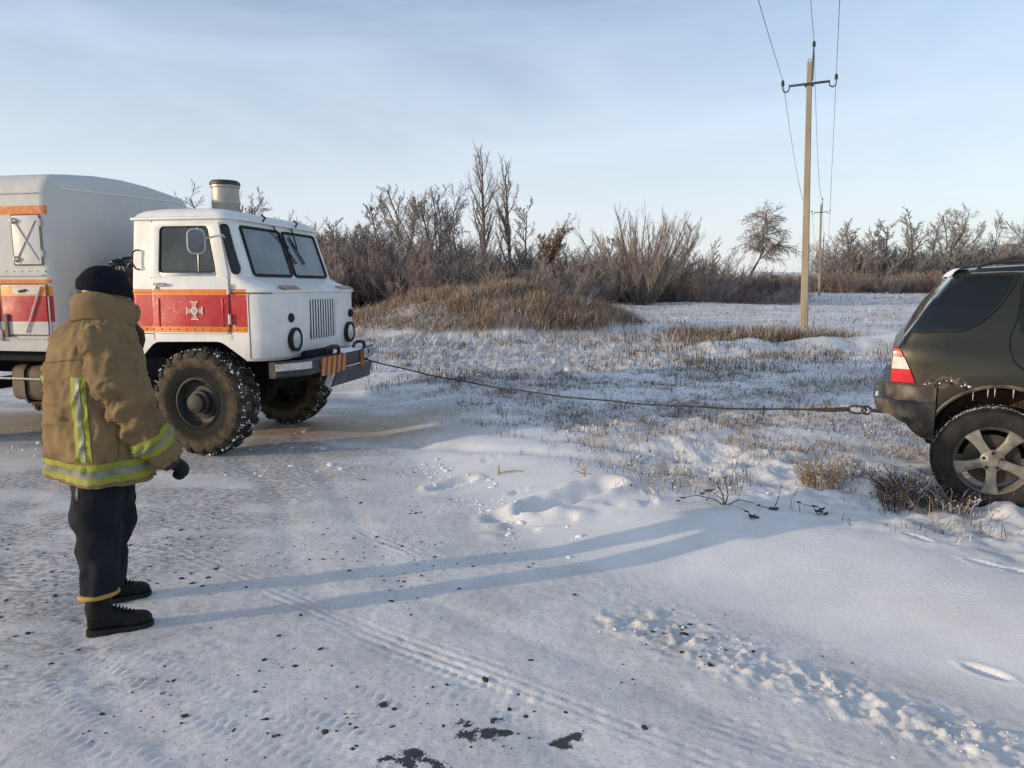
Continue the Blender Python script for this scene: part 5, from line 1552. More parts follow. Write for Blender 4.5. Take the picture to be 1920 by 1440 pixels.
# inner wheel house and rusty frame behind the wheel
M['rust'] = mat('rusty_mud', (.075, .038, .018), .9, col2=(.03, .02, .013), scale=8)
mm = MB(); mm.prism([(-.35, .35), (.42, .35), (.36, .66), (.18, .84), (-.12, .84), (-.30, .66)], -.60, -.575, lambda a, b_, h: (a, h, b_)); mm.build('wheel_house', M['rust'], suv)
# torn metal over the bumper corner
rt2 = random.Random(9)
tear_p = [(-.46, .872), (-.44, .895), (-.40, .895), (-.375, .925), (-.345, .955), (-.31, .965), (-.27, .945), (-.235, .95), (-.20, .925), (-.18, .895), (-.22, .880), (-.28, .885), (-.32, .865), (-.38, .868)]
mm = MB(); mm.prism(tear_p, .002, .006, lambda a, b_, h: sp_(a, b_, h)); tear = mm.build('torn_metal', mat('torn_edge', (.03, .026, .022), .8, col2=(.13, .11, .09), scale=30, bmp=(40, .6, .01)), suv)
mm = MB()
for i in range(36):
    a = rt2.uniform(-.42, -.20); z = rt2.uniform(.872, .955 - abs(a + .30) * .4)
    w = rt2.uniform(.010, .028); hh = rt2.uniform(.006, .022)
    c0 = [sp_(a - w, z, .004), sp_(a + w * rt2.uniform(.2, 1), z + rt2.uniform(-.02, .02), .004), sp_(a + rt2.uniform(-.01, .01), z + w, .004)]
    p = sp_(a, z + .004, hh + .004)
    mm.add(c0 + [p], [(0, 1, 3), (1, 2, 3), (2, 0, 3), (0, 2, 1)])
mm.build('crumpled_flake', bpy.data.materials['torn_edge'], tear)
Vh, Fh = [], []
rng = np.random.default_rng(4); nq = 9
aa = rng.uniform(-.47, -.16, nq); zz = .878 + rng.uniform(0, .018, nq) + .05 * np.exp(-((aa + .30) / .07) ** 2) * rng.uniform(0, 1, nq)
Pq = np.array([sp_(a, z, .010) for a, z in zip(aa, zz)])
Vh, Fh = heads(Pq[:, 0], Pq[:, 1], Pq[:, 2], np.full(nq, .007), rng)
o = link('tear_snow', np_mesh('tear_snow', Vh, Fh), M['snow'], tear); o['kind'] = 'stuff'
# icicles under the arch
ice = mat('icicle', (.55, .56, .55), .2, spec=.8)
mm = MB()
for t in (1.25, 1.42, 1.66, 1.75, 1.95):
    x = .02 + .45 * math.cos(t); z = .42 + .475 * math.sin(t); L = rt2.uniform(.03, .075)
    mm.tube([(x, -.90, z), (x, -.90, z - L)], [.006, .001], 5)
o = mm.build('icicles', ice, suv); o['kind'] = 'stuff'
# --- wheels
def suv_wheel():
    ty = MB()
    tp = [(.236, .02), (.242, .004), (.262, -.008), (.31, -.014), (.345, -.004), (.362, .018), (.370, .045), (.372, .115), (.370, .19), (.362, .22), (.34, .24), (.27, .245), (.236, .21)]
    ty.lathe(tp, 56, close=True)
    for i in range(56):                               # tread blocks
        for j, (y0, y1) in enumerate(((.02, .068), (.076, .112), (.12, .156), (.164, .212))):
            a0 = 2 * math.pi * (i + .25 * (j % 2)) / 56; a1 = a0 + 2 * math.pi / 56 * .72
            r0, r1 = .366, .3785 if 0 < j < 3 else .3745
            V = [(r_ * math.cos(a), r_ * math.sin(a), y) for r_ in (r0, r1) for y in (y0, y1) for a in (a0, a1)]
            ty.add(V, [(0, 1, 3, 2), (4, 6, 7, 5), (0, 4, 5, 1), (2, 3, 7, 6), (0, 2, 6, 4), (1, 5, 7, 3)])
    rim = MB()
    rim.lathe([(.232, .19), (.225, .12), (.21, .07), (.222, .04), (.236, .016), (.246, .004), (.250, .010), (.244, .03), (.236, .05)], 56, cap=False)
    sp = MB()
    for q in range(5):
        a = 2 * math.pi * q / 5 + math.pi / 2
        ca, sa = math.cos(a), math.sin(a)
        P = [(.045, -.036, .022), (.10, -.031, .020), (.16, -.035, .020), (.215, -.050, .022), (.234, -.060, .026), (.234, .060, .026), (.215, .050, .022), (.16, .035, .020), (.10, .031, .020), (.045, .036, .022)]
        top = [(x * ca - y * sa, x * sa + y * ca, z - .014 * (1 - abs(y) / .08)) for x, y, z in P]
        bot = [(x * ca - y * sa, x * sa + y * ca, z + .035) for x, y, z in P]
        mid = [((.045 + (.232 - .045) * t) * ca, (.045 + (.232 - .045) * t) * sa, .004 + .012 * t) for t in (0, .33, .66, 1)]
        n = len(P)
        V = top + bot
        F = [(i, (i + 1) % n, (i + 1) % n + n, i + n) for i in range(n)] + [tuple(range(n)), tuple(reversed(range(n, 2 * n)))]
        sp.add(V, F)
    sp.lathe([(0, -.002), (.038, -.002), (.042, .006), (.075, .010), (.080, .03), (.05, .05), (0, .05)], 30)
    bolts = MB()
    for q in range(5):
        a = 2 * math.pi * (q + .5) / 5 + math.pi / 2
        bolts.cyl((.057 * math.cos(a), .057 * math.sin(a), -.001), (.057 * math.cos(a), .057 * math.sin(a), .02), .010, 8)
    br = MB(); br.lathe([(.0, .075), (.175, .075), (.175, .09), (0, .09)], 40)
    br2 = MB(); br2.box(-.09, .02, .10, .17, .06, .11)
    rmm = rim.mesh('rim'); rmm.materials.append(M['alloy']); shade_angle(rmm, R(35))
    tm = ty.mesh('tyre'); tm.materials.append(M['rubber']); shade_angle(tm, R(30))
    sm = sp.mesh('spokes', bev=.004); sm.materials.append(M['alloy']); shade_angle(sm, R(35))
    bm2 = bolts.mesh('bolts'); bm2.materials.append(M['dark'])
    bk = br.mesh('brake_disc'); bk.materials.append(mat('brake_disc', (.03, .026, .022), .6, .3, col2=(.07, .05, .035), scale=9))
    rng = np.random.default_rng(8); n = 900
    a = rng.uniform(.25, 2.9, n); yy = rng.uniform(.0, .2, n)
    Vh, Fh = heads(np.cos(a) * .374, np.sin(a) * .374, yy, rng.uniform(.0015, .004, n), rng)
    sn_ = np_mesh('tread_snow', Vh, Fh); sn_.materials.append(M['snow'])
    return rmm, tm, sm, bm2, bk, sn_
M['alloy'] = mat('dirty_alloy', (.29, .275, .24), .45, .5, col2=(.15, .13, .10), scale=10, lo=.4, hi=.7)
SW = suv_wheel()
def put_suv_wheel(x, y, s, spin):
    w = bpy.data.objects.new('wheel', SW[0]); COL.objects.link(w); w.parent = suv
    w.matrix_local = Matrix.Translation((x, y, .372)) @ Matrix.Rotation(R(-90) * s, 4, 'X') @ Matrix.Rotation(spin, 4, 'Z')
    for nm, me in zip(('tyre', 'spokes', 'bolts', 'brake_disc', 'tread_snow'), SW[1:]):
        if nm == 'tread_snow' and s < 0: continue
        o = bpy.data.objects.new(nm, me); COL.objects.link(o); o.parent = w
        if nm in ('tread_snow', 'bolts'): o['kind'] = 'stuff'
        if nm == 'tread_snow': o.rotation_euler = (0, 0, R(180) - spin)
    return w
put_suv_wheel(0, -.90, 1, R(0)); put_suv_wheel(0, .90, -1, R(40)); put_suv_wheel(2.82, -.90, 1, R(20)); put_suv_wheel(2.82, .90, -1, 0)
mm = MB(); mm.cyl((0, -.7, .37), (0, .7, .37), .05, 10); mm.box(-.40, 3.4, -.55, .55, .40, .55); mm.build('underbody', M['dark'], suv)
# tow eye
mm = MB(); mm.tube([(-.66, -.42, .60), (-.79, -.42, .60)], .014, 7)
for t in (0,):
    mm.tube([(-.79 - .03 + .032 * math.cos(a), -.42 + .0 * a, .60 + .032 * math.sin(a)) for a in np.linspace(0, 2 * math.pi, 13)], .010, 6, cap=False)
mm.build('tow_eye', M['black_metal'], suv, smooth=True)
# headlamps and grille of the unseen front, plain
mm = MB(); mm.box(3.70, 3.735, -.62, -.38, .74, .88); mm.build('headlight', M['lens'], suv, bev=.01)
mm = MB(); mm.box(3.70, 3.735, .38, .62, .74, .88); mm.build('headlight', M['lens'], suv, bev=.01)

# ------------------------------------------------------------------ tow rope
M['rope'] = mat('tow_cable', (.028, .022, .018), .75, col2=(.07, .055, .04), scale=40, spec=.2)
def wpt(o, p):
    return (Matrix.Translation(o.location) @ o.rotation_euler.to_matrix().to_4x4()) @ Vector(p)
A = wpt(truck, (1.09, .68, .84)); B = wpt(suv, (-.905, -.42, .60))
rope = empty('tow_cable', A)
pts = []
for i in range(61):
    t = i / 60
    p = A.lerp(B, t); p.z -= .17 * 4 * t * (1 - t) + .004 * math.sin(t * 40)
    pts.append(p - A)
mm = MB(); mm.tube(pts[:58], .008, 7); mm.build('cable', M['rope'], rope, smooth=True)
mm = MB(); mm.tube([pts[56], pts[58] + Vector((0, 0, .002)), B - A - (B - A).normalized() * .035], [.010, .019, .017], 8)
mm.build('spliced_end', M['rope'], rope, smooth=True)
d_ = (pts[60] - pts[58]).normalized(); e_ = pts[58]
u_ = Vector((0, 0, 1))
mm = MB()
loop = []
d_ = Vector((d_.x, d_.y, 0)).normalized(); e_ = B - A - d_ * .055
for k_ in range(17):
    a = 2 * math.pi * k_ / 16
    loop.append(e_ + d_ * (.070 + .068 * -math.cos(a)) + u_ * (.030 * math.sin(a)))
mm.tube(loop, .010, 7, cap=False); mm.build('shackle', M['black_metal'], rope, smooth=True)
mm = MB(); mm.tube([pts[52] + Vector((0, -.01, .03)), pts[52] + Vector((0, 0, -.05))], .008, 5); mm.build('knot', M['rope'], rope)
tag(rope, 'dark tow cable stretched from the truck bumper to the car', 'tow cable')
# ------------------------------------------------------------------ the man
# local axes: x to the right as seen from the road, y away, z up
man = empty('person', (-2.013, 3.713, 0), R(28.46))
man.location.z = gz(-2.0, 3.7) - .004
tag(man, 'person in a tan firefighter jacket with yellow bands, dark trousers and knit cap', 'person')
M['jacket'] = mat('tan_jacket', (.245, .170, .086), .88, col2=(.165, .112, .060), scale=5, lo=.35, hi=.7, bmp=(55, .35, .006), spec=.15)
M['jacket_seam'] = mat('jacket_seam', (.15, .10, .052), .9)
M['jacket_dark'] = mat('dark_lining', (.035, .026, .02), .9)
M['hv'] = mat('yellow_band', (.30, .31, .022), .7, col2=(.19, .205, .03), scale=9, lo=.35, hi=.7)
M['hv_silver'] = mat('silver_band', (.21, .215, .19), .5, col2=(.14, .15, .10), scale=22)
M['navy'] = mat('navy_trousers', (.010, .011, .017), .88, col2=(.018, .018, .025), scale=5, spec=.2)
M['knit'] = mat('navy_knit', (.010, .011, .018), .95, bmp=(120, .5, .004), spec=.1)
M['boot'] = mat('black_boot', (.008, .008, .008), .6, col2=(.022, .02, .018), scale=13, lo=.5, hi=.75, spec=.2)
M['glove'] = mat('black_glove', (.013, .013, .016), .8, spec=.2)
M['skin'] = mat('skin', (.50, .24, .17), .55)
M['ochre'] = mat('ochre_cuff', (.42, .24, .05), .8)

TW = R(24)                                            # torso turned away from us
ct, st = math.cos(TW), math.sin(TW)
# rings: z, centre u, centre v, half depth (front-back), half width (side-side)
TOR = [(.742, -.050, .00, .205, .268), (.80, -.052, .00, .209, .270), (.95, -.058, .00, .212, .268), (1.08, -.060, .00, .212, .262), (1.20, -.060, .00, .208, .258), (1.30, -.062, .00, .200, .256), (1.38, -.062, .0, .186, .252), (1.44, -.058, .0, .165, .236), (1.49, -.045, .0, .138, .195), (1.53, -.030, 0, .112, .140), (1.56, -.020, 0, .095, .11)]
TZ = [q[0] for q in TOR]
def jfold(a, z):
    """drape of a heavy coat: long soft vertical folds, bunching above the hem"""
    s = 0
    s += .013 * math.sin(a * 5 + 1.3 + 2.0 * math.sin(z * 4)) * float(sstep(1.35, .95, z))
    s += .026 * (float(vn2(a * 2.2 + 10, z * 2.6, 301)) - .5)
    s += .026 * (float(vn2(a * 4.0 + z * 3.5, z * 8.5 + a, 302)) - .5)
    s += .011 * (float(vn2(a * 9 - z * 7, z * 17, 303)) - .5)
    s -= .012 * math.exp(-((math.sin(z * 13 + 3 * a + 2 * float(vn2(a * 1.5, z * 4, 304)))) / .22) ** 2) * float(vn2(a * 2, z * 5, 306))
    n1 = float(vn2(a * 1.7 + z * 2.5, z * 6.0 - a * .8, 311)); n2 = float(vn2(a * 3.2 - z * 4.0, z * 11.0, 312))
    s += .016 * (1 - abs(2 * n1 - 1)) ** 4 + .010 * (1 - abs(2 * n2 - 1)) ** 4 - .008
    return s
def torso(a, z, off=0.0):
    """a: 0 = chest, pi/2 = left (away), pi = back, 3pi/2 = right (near)"""
    cu = np.interp(z, TZ, [q[1] for q in TOR]); cv = np.interp(z, TZ, [q[2] for q in TOR])
    hd = np.interp(z, TZ, [q[3] for q in TOR]); hw = np.interp(z, TZ, [q[4] for q in TOR])
    n = 2.5
    ca, sa = math.cos(a), math.sin(a)
    x = hd * abs(ca) ** (2 / n) * (1 if ca > 0 else -1); y = hw * abs(sa) ** (2 / n) * (1 if sa > 0 else -1)
    L = math.hypot(x, y) + 1e-9
    k = (L + jfold(a, z) + off) / L
    x *= k; y *= k
    return (cu + x * ct - y * st, cv + x * st + y * ct, z)
def surf(name, fn, a0, a1, z0, z1, na, nz, mt, parent, closed=False, cap=False, slant=None, thick=None):
    mm = MB()
    V = []
    for i in range(nz + 1):
        z = z0 + (z1 - z0) * i / nz
        for j in range(na + (0 if closed else 1)):
            a = a0 + (a1 - a0) * j / na
            zz = z + (slant(a) if slant else 0)
            V.append(fn(a, zz))
    w = na if closed else na + 1
    F = [(i * w + j, i * w + (j + 1) % w, (i + 1) * w + (j + 1) % w, (i + 1) * w + j) for i in range(nz) for j in range(na)]
    if cap: F += [tuple(reversed(range(w))), tuple(range(nz * w, nz * w + w))]
    mm.add(V, F)
    o = mm.build(name, mt, parent, smooth=True, angle=70)
    if thick:
        md = o.modifiers.new('t', 'SOLIDIFY'); md.thickness = thick; md.offset = -1
    return o
jacket = surf('jacket', torso, 0, 2 * math.pi, .742, 1.56, 120, 120, M['jacket'], man, closed=True, thick=.012)
def bandfn(off): return lambda a, z: torso(a, z, off)
hem_s = lambda a: .012 * math.cos(a - .4)
hb = surf('hem_band', bandfn(.005), 0, 2 * math.pi, .772, .868, 88, 8, M['hv'], jacket, closed=True, slant=hem_s)
surf('silver_strip', bandfn(.0085), 0, 2 * math.pi, .806, .836, 88, 4, M['hv_silver'], jacket, closed=True, slant=hem_s)
for a_c in (3.86, 2.42):                              # the two back braces
    fn = lambda a, z, a_c=a_c: torso(a + .03 * (z - .85), z, .005)
    vb = surf('back_band', fn, a_c - .19, a_c + .19, .872, 1.272, 10, 36, M['hv'], jacket)
    surf('silver_strip', lambda a, z: torso(a + .03 * (z - .85), z, .0085), a_c - .058, a_c + .058, .872, 1.268, 5, 36, M['hv_silver'], jacket)
# shoulder flap of the jacket
surf('shoulder_tab', bandfn(.008), 3.75, 4.05, 1.452, 1.515, 6, 6, mat('tab_yellow', (.36, .31, .10), .8, col2=(.06, .055, .04), scale=45, lo=.52, hi=.6), jacket)
# yoke seam over the back and the side seam
mm = MB(); mm.tube([torso(a, 1.335 + .02 * math.sin(2 * a), .002) for a in np.linspace(2.2, 4.7, 40)], .0035, 5); mm.build('yoke_seam', M['jacket_seam'], jacket, smooth=True)
mm = MB(); mm.tube([torso(4.62 + .05 * math.sin(z * 6), z, .001) for z in np.linspace(.88, 1.25, 30)], .0035, 5); mm.build('side_seam', M['jacket_seam'], jacket, smooth=True)
# storm collar turned up, folded once
def collar(a, t, off=0.0):
    z = 1.495 + t * .175 - .055 * t * (.5 + .5 * math.cos(a - .2)) + .008 * math.sin(3 * a + 1)
    r = .118 + .020 * math.sin(t * math.pi) + (.016 if t < .3 else 0) * (1 - t / .3) + .012 * (float(vn2(a * 2, t * 4, 305)) - .5) - .006 * t + off
    x = r * 1.10 * math.cos(a); y = r * .98 * math.sin(a)
    c, s = math.cos(R(10)), math.sin(R(10))
    return (.002 + .014 * (1 - t) * -1 + x * c - y * s, x * s + y * c, z)
col_o = surf('collar', lambda a, t: collar(a, t), 0, 2 * math.pi, 0, 1, 56, 16, M['jacket'], man, closed=True, thick=.014)
mm = MB()
mm.tube([collar(a, .22 + .05 * math.sin(a * 2), .004) for a in np.linspace(2.6, 6.0, 26)], .0075, 6); mm.build('collar_seam', M['jacket'], col_o, smooth=True)
# chin flap at the front of the collar
mm = MB()
mm.lathe([(0, -.045), (.03, -.04), (.044, -.01), (.042, .025), (.025, .05), (0, .055)], 16, Matrix.Translation((.118, .03, 1.545)) @ Matrix.Rotation(R(12), 4, 'Y') @ Matrix.Diagonal((.85, 1.3, 1.1, 1)))
mm.build('chin_flap', M['jacket'], col_o, smooth=True)
mm = MB(); mm.tube([(.105, -.02, 1.50), (.135, .0, 1.46), (.142, .03, 1.42), (.135, .06, 1.38)], [.03, .034, .03, .026], 8); mm.build('front_placket', M['jacket_dark'], jacket, smooth=True)

# sleeves: shoulder, elbow, cuff
def sleeve_fn(P, Rad, seed, off=0.0):
    Pv = [Vector(p) for p in P]
    Ls = [0]
    for i in range(1, len(Pv)): Ls.append(Ls[-1] + (Pv[i] - Pv[i - 1]).length)
    T = [l / Ls[-1] for l in Ls]
    def cen(t):
        return Vector([np.interp(t, T, [p[i] for p in Pv]) for i in range(3)])
    def fn(a, t, off2=0.0):
        c0 = (cen(max(t - .06, 0)) + cen(t) + cen(min(t + .06, 1))) / 3 if 0 < t < 1 else cen(t)
        d = (cen(min(t + .05, 1)) - cen(max(t - .05, 0))).normalized()
        e1 = Vector((0, 1, 0)); e1 = (e1 - d * e1.dot(d)).normalized(); e2 = d.cross(e1)
        r = np.interp(t, T, Rad)
        wr = math.sin(t * 46 + 1.6 * math.sin(a + seed) + 2 * float(vn2(a * 1.3, t * 6, seed)))
        f = .0095 * wr * (.3 + 1.0 * math.exp(-((t - .56) / .17) ** 2)) + .030 * (float(vn2(a * 1.6 + t * 3, t * 8, seed + 2)) - .5) + .016 * (float(vn2(a * 4 - t * 8, t * 20, seed + 4)) - .5)
        n1 = float(vn2(a * 1.4 + t * 5, t * 11 - a * .7, seed + 7)); n2 = float(vn2(a * 2.6 - t * 7, t * 21, seed + 9))
        f += .017 * (1 - abs(2 * n1 - 1)) ** 4 + .010 * (1 - abs(2 * n2 - 1)) ** 4 - .009
        rr = r + f * (1 if t > .06 else t / .06) + off2
        return tuple(c0 + e1 * (rr * math.cos(a)) + e2 * (rr * .96 * math.sin(a)))
    return fn
near = [(-.055, -.115, 1.462), (-.035, -.185, 1.43), (.0, -.225, 1.33), (.045, -.245, 1.20), (.080, -.250, 1.10), (.125, -.242, 1.01), (.185, -.225, .91), (.228, -.21, .838)]
nr = [.055, .098, .124, .124, .121, .114, .100, .084]
far_ = [(-.02, .12, 1.46), (-.01, .20, 1.42), (.03, .25, 1.32), (.05, .265, 1.20), (.06, .27, 1.10), (.085, .265, 1.0), (.125, .25, .90), (.155, .24, .83)]
for P, seed, nm in ((near, 401, 'near'), (far_, 431, 'far')):
    fn = sleeve_fn(P, nr, seed)
    sl = surf('sleeve', lambda a, t: fn(a, t), 0, 2 * math.pi, 0, 1, 60, 130, M['jacket'], man, closed=True, cap=False, thick=.008)
    bd = surf('sleeve_band', lambda a, t: fn(a, t, .005), 0, 2 * math.pi, .765, .885, 44, 12, M['hv'], sl, closed=True)
    surf('silver_strip', lambda a, t: fn(a, t, .0085), 0, 2 * math.pi, .808, .842, 44, 4, M['hv_silver'], sl, closed=True)
    # elbow seam: patch edge
    mm = MB(); mm.tube([fn(a, .63 + .02 * math.sin(a), .003) for a in np.linspace(0, 6.283, 33)], .005, 5, cap=False); mm.build('elbow_seam', M['jacket'], sl, smooth=True)
    mm = MB(); e = Vector(fn(0, 1)); 
    cc = Vector(P[-1]); dd = (Vector(P[-1]) - Vector(P[-2])).normalized()
    mm.tube([cc - dd * .05, cc - dd * .004, cc + dd * .035], [.070, .066, .046], 18); mm.build('inner_cuff', M['jacket_dark'], sl, smooth=True)

# --- gloves: palm, four bent fingers and a thumb grown from one skin
def skin_mesh(name, pts, edges, rad, mt, parent, levels=2, root=0):
    me = bpy.data.meshes.new(name); me.from_pydata(pts, edges, []); me.update()
    o = bpy.data.objects.new(name, me); COL.objects.link(o)
    o.modifiers.new('s', 'SKIN')
    sv = me.skin_vertices[0].data
    for i, r_ in enumerate(rad): sv[i].radius = (r_, r_) if not isinstance(r_, tuple) else r_
    for i in range(len(pts)): sv[i].use_root = (i == root)
    md = o.modifiers.new('u', 'SUBSURF'); md.levels = levels; md.render_levels = levels
    dg = bpy.context.evaluated_depsgraph_get(); dg.update()
    me2 = bpy.data.meshes.new_from_object(o.evaluated_get(dg), depsgraph=dg)
    bpy.data.objects.remove(o)
    me2.name = name
    return link(name, me2, mt, parent, smooth=True)
def glove(wrist, d, palm_n, side_s, parent):
    """d: down the hand; palm_n: palm normal; side_s: thumb side sign"""
    d = Vector(d).normalized(); pn = Vector(palm_n); pn = (pn - d * pn.dot(d)).normalized(); w = d.cross(pn) * side_s
    W = Vector(wrist)
    mm = MB()
    # palm as a lofted oval
    prof = [(-.035, .042, .036), (.0, .044, .034), (.03, .052, .031), (.065, .058, .028), (.085, .055, .024), (.098, .046, .015)]
    k = 16; V = []
    for (t, a, c) in prof:
        for j in range(k):
            an = 2 * math.pi * j / k
            V.append(W + d * t + w * (a * math.cos(an)) + pn * (c * math.sin(an) + .004))
    mm.add(V, [(i * k + j, i * k + (j + 1) % k, (i + 1) * k + (j + 1) % k, (i + 1) * k + j) for i in range(len(prof) - 1) for j in range(k)] + [tuple(reversed(range(k))), tuple(range((len(prof) - 1) * k, len(prof) * k))])
    gl = mm.build('glove', M['glove'], parent, smooth=True, angle=60)
    lens = (.080, .090, .085, .068)
    for q, L in enumerate(lens):
        off = .040 - q * .0265
        b0 = W + d * .078 + w * off
        segs = [b0]; dirn = d.copy(); ax = w
        ang = (R(58 + 5 * q), R(72), R(50))
        ls = (L * .45, L * .32, L * .25)
        for an, l_ in zip(ang, ls):
            dirn = (Matrix.Rotation(-an * side_s, 3, ax) @ dirn).normalized()
            if dirn.dot(pn) < 0 and segs == [b0]:
                dirn = (Matrix.Rotation(2 * an * side_s, 3, ax) @ dirn).normalized(); ax = -ax
            segs.append(segs[-1] + dirn * l_)
        skin_mesh('finger', [tuple(p) for p in segs], [(0, 1), (1, 2), (2, 3)], [.0185, .0178, .0165, .014], M['glove'], gl)
    b0 = W + d * .018 + w * .030
    t1 = b0 + (d * .5 + w * .62 + pn * .3).normalized() * .038
    t2 = t1 + (d * .85 + w * .25 + pn * .35).normalized() * .032
    t3 = t2 + (d * .95 - w * .05 + pn * .35).normalized() * .026
    skin_mesh('thumb', [tuple(b0), tuple(t1), tuple(t2), tuple(t3)], [(0, 1), (1, 2), (2, 3)], [.022, .019, .017, .014], M['glove'], gl)
    return gl
glove((.246, -.203, .832), (.72, .10, -.66), (-.75, .25, -.55), 1, man)
glove((.165, .235, .80), (.35, .0, -.9), (-.9, -.2, -.3), -1, man)

# --- trousers: two wide legs and a seat
LEGN = [(-.080, -.095, .90), (-.085, -.115, .74), (-.092, -.135, .60), (-.098, -.150, .47), (-.105, -.17, .32), (-.112, -.19, .205)]
RADN = [.085, .108, .106, .098, .090, .076]
LEGF = [(-.03, .10, .90), (-.025, .12, .74), (-.022, .135, .60), (-.02, .15, .47), (-.050, .172, .32), (-.078, .195, .10)]
RADF = [.085, .108, .104, .094, .086, .082]
trs = []
mmt = MB()
for P, Rd, seed in ((LEGN, RADN, 501), (LEGF, RADF, 521)):
    Pv = [Vector(p) for p in P]
    T = [(P[0][2] - p[2]) / (P[0][2] - P[-1][2]) for p in P]
    V = []; na, nz = 40, 70
    for i in range(nz + 1):
        t = i / nz
        c = Vector([np.interp(t, T, [p[q] for p in P]) for q in range(3)])
        r = float(np.interp(t, T, Rd))
        for j in range(na):
            a = 2 * math.pi * j / na
            f = .007 * math.sin(t * 24 + 2.2 * math.sin(a + seed) + 3 * float(vn2(a, t * 5, seed))) * (.25 + .9 * math.exp(-((t - .62) / .2) ** 2)) + .026 * (float(vn2(a * 1.8 + t * 3, t * 6, seed + 1)) - .5) + .010 * (float(vn2(a * 5, t * 17 + a, seed + 2)) - .5)
            rr = r + f
            V.append(c + Vector((rr * 1.05 * math.cos(a), rr * .95 * math.sin(a), 0)))
    mmt.add(V, [(i * na + j, i * na + (j + 1) % na, (i + 1) * na + (j + 1) % na, (i + 1) * na + j) for i in range(nz) for j in range(na)] + [tuple(reversed(range(na))), tuple(range(nz * na, nz * na + na))])
trousers = mmt.build('trousers', M['navy'], man, smooth=True, angle=70)
mm = MB(); mm.tube([(-.112 + .082 * math.cos(a), -.19 + .078 * math.sin(a), .202 + .006 * math.cos(a + 1)) for a in np.linspace(0, 6.283, 33)], .0125, 7, cap=False); mm.build('cuff_band', M['ochre'], trousers, smooth=True)
mm = MB(); mm.tube([(-.165, -.175, .74), (-.172, -.186, .70), (-.168, -.180, .665)], [.011, .012, .008], 6); mm.build('drawstring', M['hv_silver'], jacket)

# --- boots
def boot(cx, cy, rz, high):
    """heel at the origin pointing +x"""
    root_m = Matrix.Translation((cx, cy, 0)) @ Matrix.Rotation(rz, 4, 'Z') @ Matrix.Diagonal((.88, .92, 1, 1))
    mm = MB(); V = []
    st_ = [(-.085, .030, .020, .13), (-.075, .041, .0, .15), (-.04, .046, .0, .155), (.0, .046, .0, .150), (.04, .046, 0, .128), (.08, .049, 0, .108), (.12, .053, 0, .092), (.16, .055, 0, .083), (.195, .053, 0, .078), (.222, .044, .004, .068), (.238, .028, .012, .05)]
    k = 20
    for (x, w, z0, z1) in st_:
        for j in range(k):
            a = 2 * math.pi * j / k
            ca, sa = math.cos(a), math.sin(a)
            y = w * (abs(ca) ** .75) * (1 if ca > 0 else -1)
            zc = .022 + (z1 - .022) * (.5 + .5 * (abs(sa) ** .7) * (1 if sa > 0 else -1))
            V.append(root_m @ Vector((x, y, max(zc, .02 + z0))))
    mm.add(V, [(i * k + j, i * k + (j + 1) % k, (i + 1) * k + (j + 1) % k, (i + 1) * k + j) for i in range(len(st_) - 1) for j in range(k)] + [tuple(reversed(range(k))), tuple(range((len(st_) - 1) * k, len(st_) * k))])
    # shaft
    V = []
    sh = [(.09, .076, .056, -.018), (.13, .070, .054, -.022), (.17, .066, .054, -.026), (.22, .070, .062, -.024), (high, .073, .066, -.022)]
    for (z, a_, b2, xo) in sh:
        for j in range(k):
            an = 2 * math.pi * j / k
            V.append(root_m @ Vector((xo + a_ * math.cos(an) + .004 * math.sin(z * 90), b2 * math.sin(an), z)))
    mm.add(V, [(i * k + j, i * k + (j + 1) % k, (i + 1) * k + (j + 1) % k, (i + 1) * k + j) for i in range(len(sh) - 1) for j in range(k)] + [tuple(reversed(range(k))), tuple(range((len(sh) - 1) * k, len(sh) * k))])
    bo = mm.build('boot', M['boot'], man, smooth=True, angle=50)
    mm = MB()
    outl = []
    for x, w in ((-.095, .018), (-.088, .036), (-.06, .047), (.0, .049), (.06, .050), (.12, .058), (.17, .059), (.21, .053), (.236, .036), (.246, .012)): outl.append((x, w))
    outl = outl + [(x, -w) for x, w in reversed(outl)]
    mm.prism(outl, .0, .028, lambda a, b_, h: root_m @ Vector((a, b_, h)))
    mm.build('sole', M['rubber'], bo, bev=.004)
    mm = MB()
    for q in range(6):
        x = .055 + .017 * q; z = .128 - .0085 * q * .9
        mm.tube([root_m @ Vector((x, -.03, z - .012)), root_m @ Vector((x + .006, 0, z + .006)), root_m @ Vector((x, .03, z - .012))], .0042, 5)
    mm.build('lace', M['knit'], bo)
    return bo
boot(-.095, -.196, R(-4), .255); boot(-.085, .200, R(2), .16)

# --- body: one continuous skin under the clothes, head and face
B = [(-.05, 0, .95), (-.055, 0, 1.15), (-.055, 0, 1.33), (-.03, 0, 1.45), (-.005, 0, 1.54), (.006, .0, 1.62), (.0, .0, 1.70),
     (-.03, -.15, 1.43), (.05, -.235, 1.15), (.21, -.215, .86), (-.01, .16, 1.43), (.06, .26, 1.15), (.15, .245, .86),
     (-.08, -.09, .88), (-.095, -.145, .50), (-.11, -.19, .10), (-.03, .09, .88), (-.02, .145, .50), (-.04, .2, .10)]
EB = [(0, 1), (1, 2), (2, 3), (3, 4), (4, 5), (5, 6), (3, 7), (7, 8), (8, 9), (3, 10), (10, 11), (11, 12), (0, 13), (13, 14), (14, 15), (0, 16), (16, 17), (17, 18)]
RB = [(.12, .13), (.11, .13), (.12, .14), (.08, .09), .052, .075, .07, .06, .045, .032, .06, .045, .032, .085, .058, .042, .085, .058, .042]
bodyo = skin_mesh('body', B, EB, RB, M['skin'], man, 2, 0)
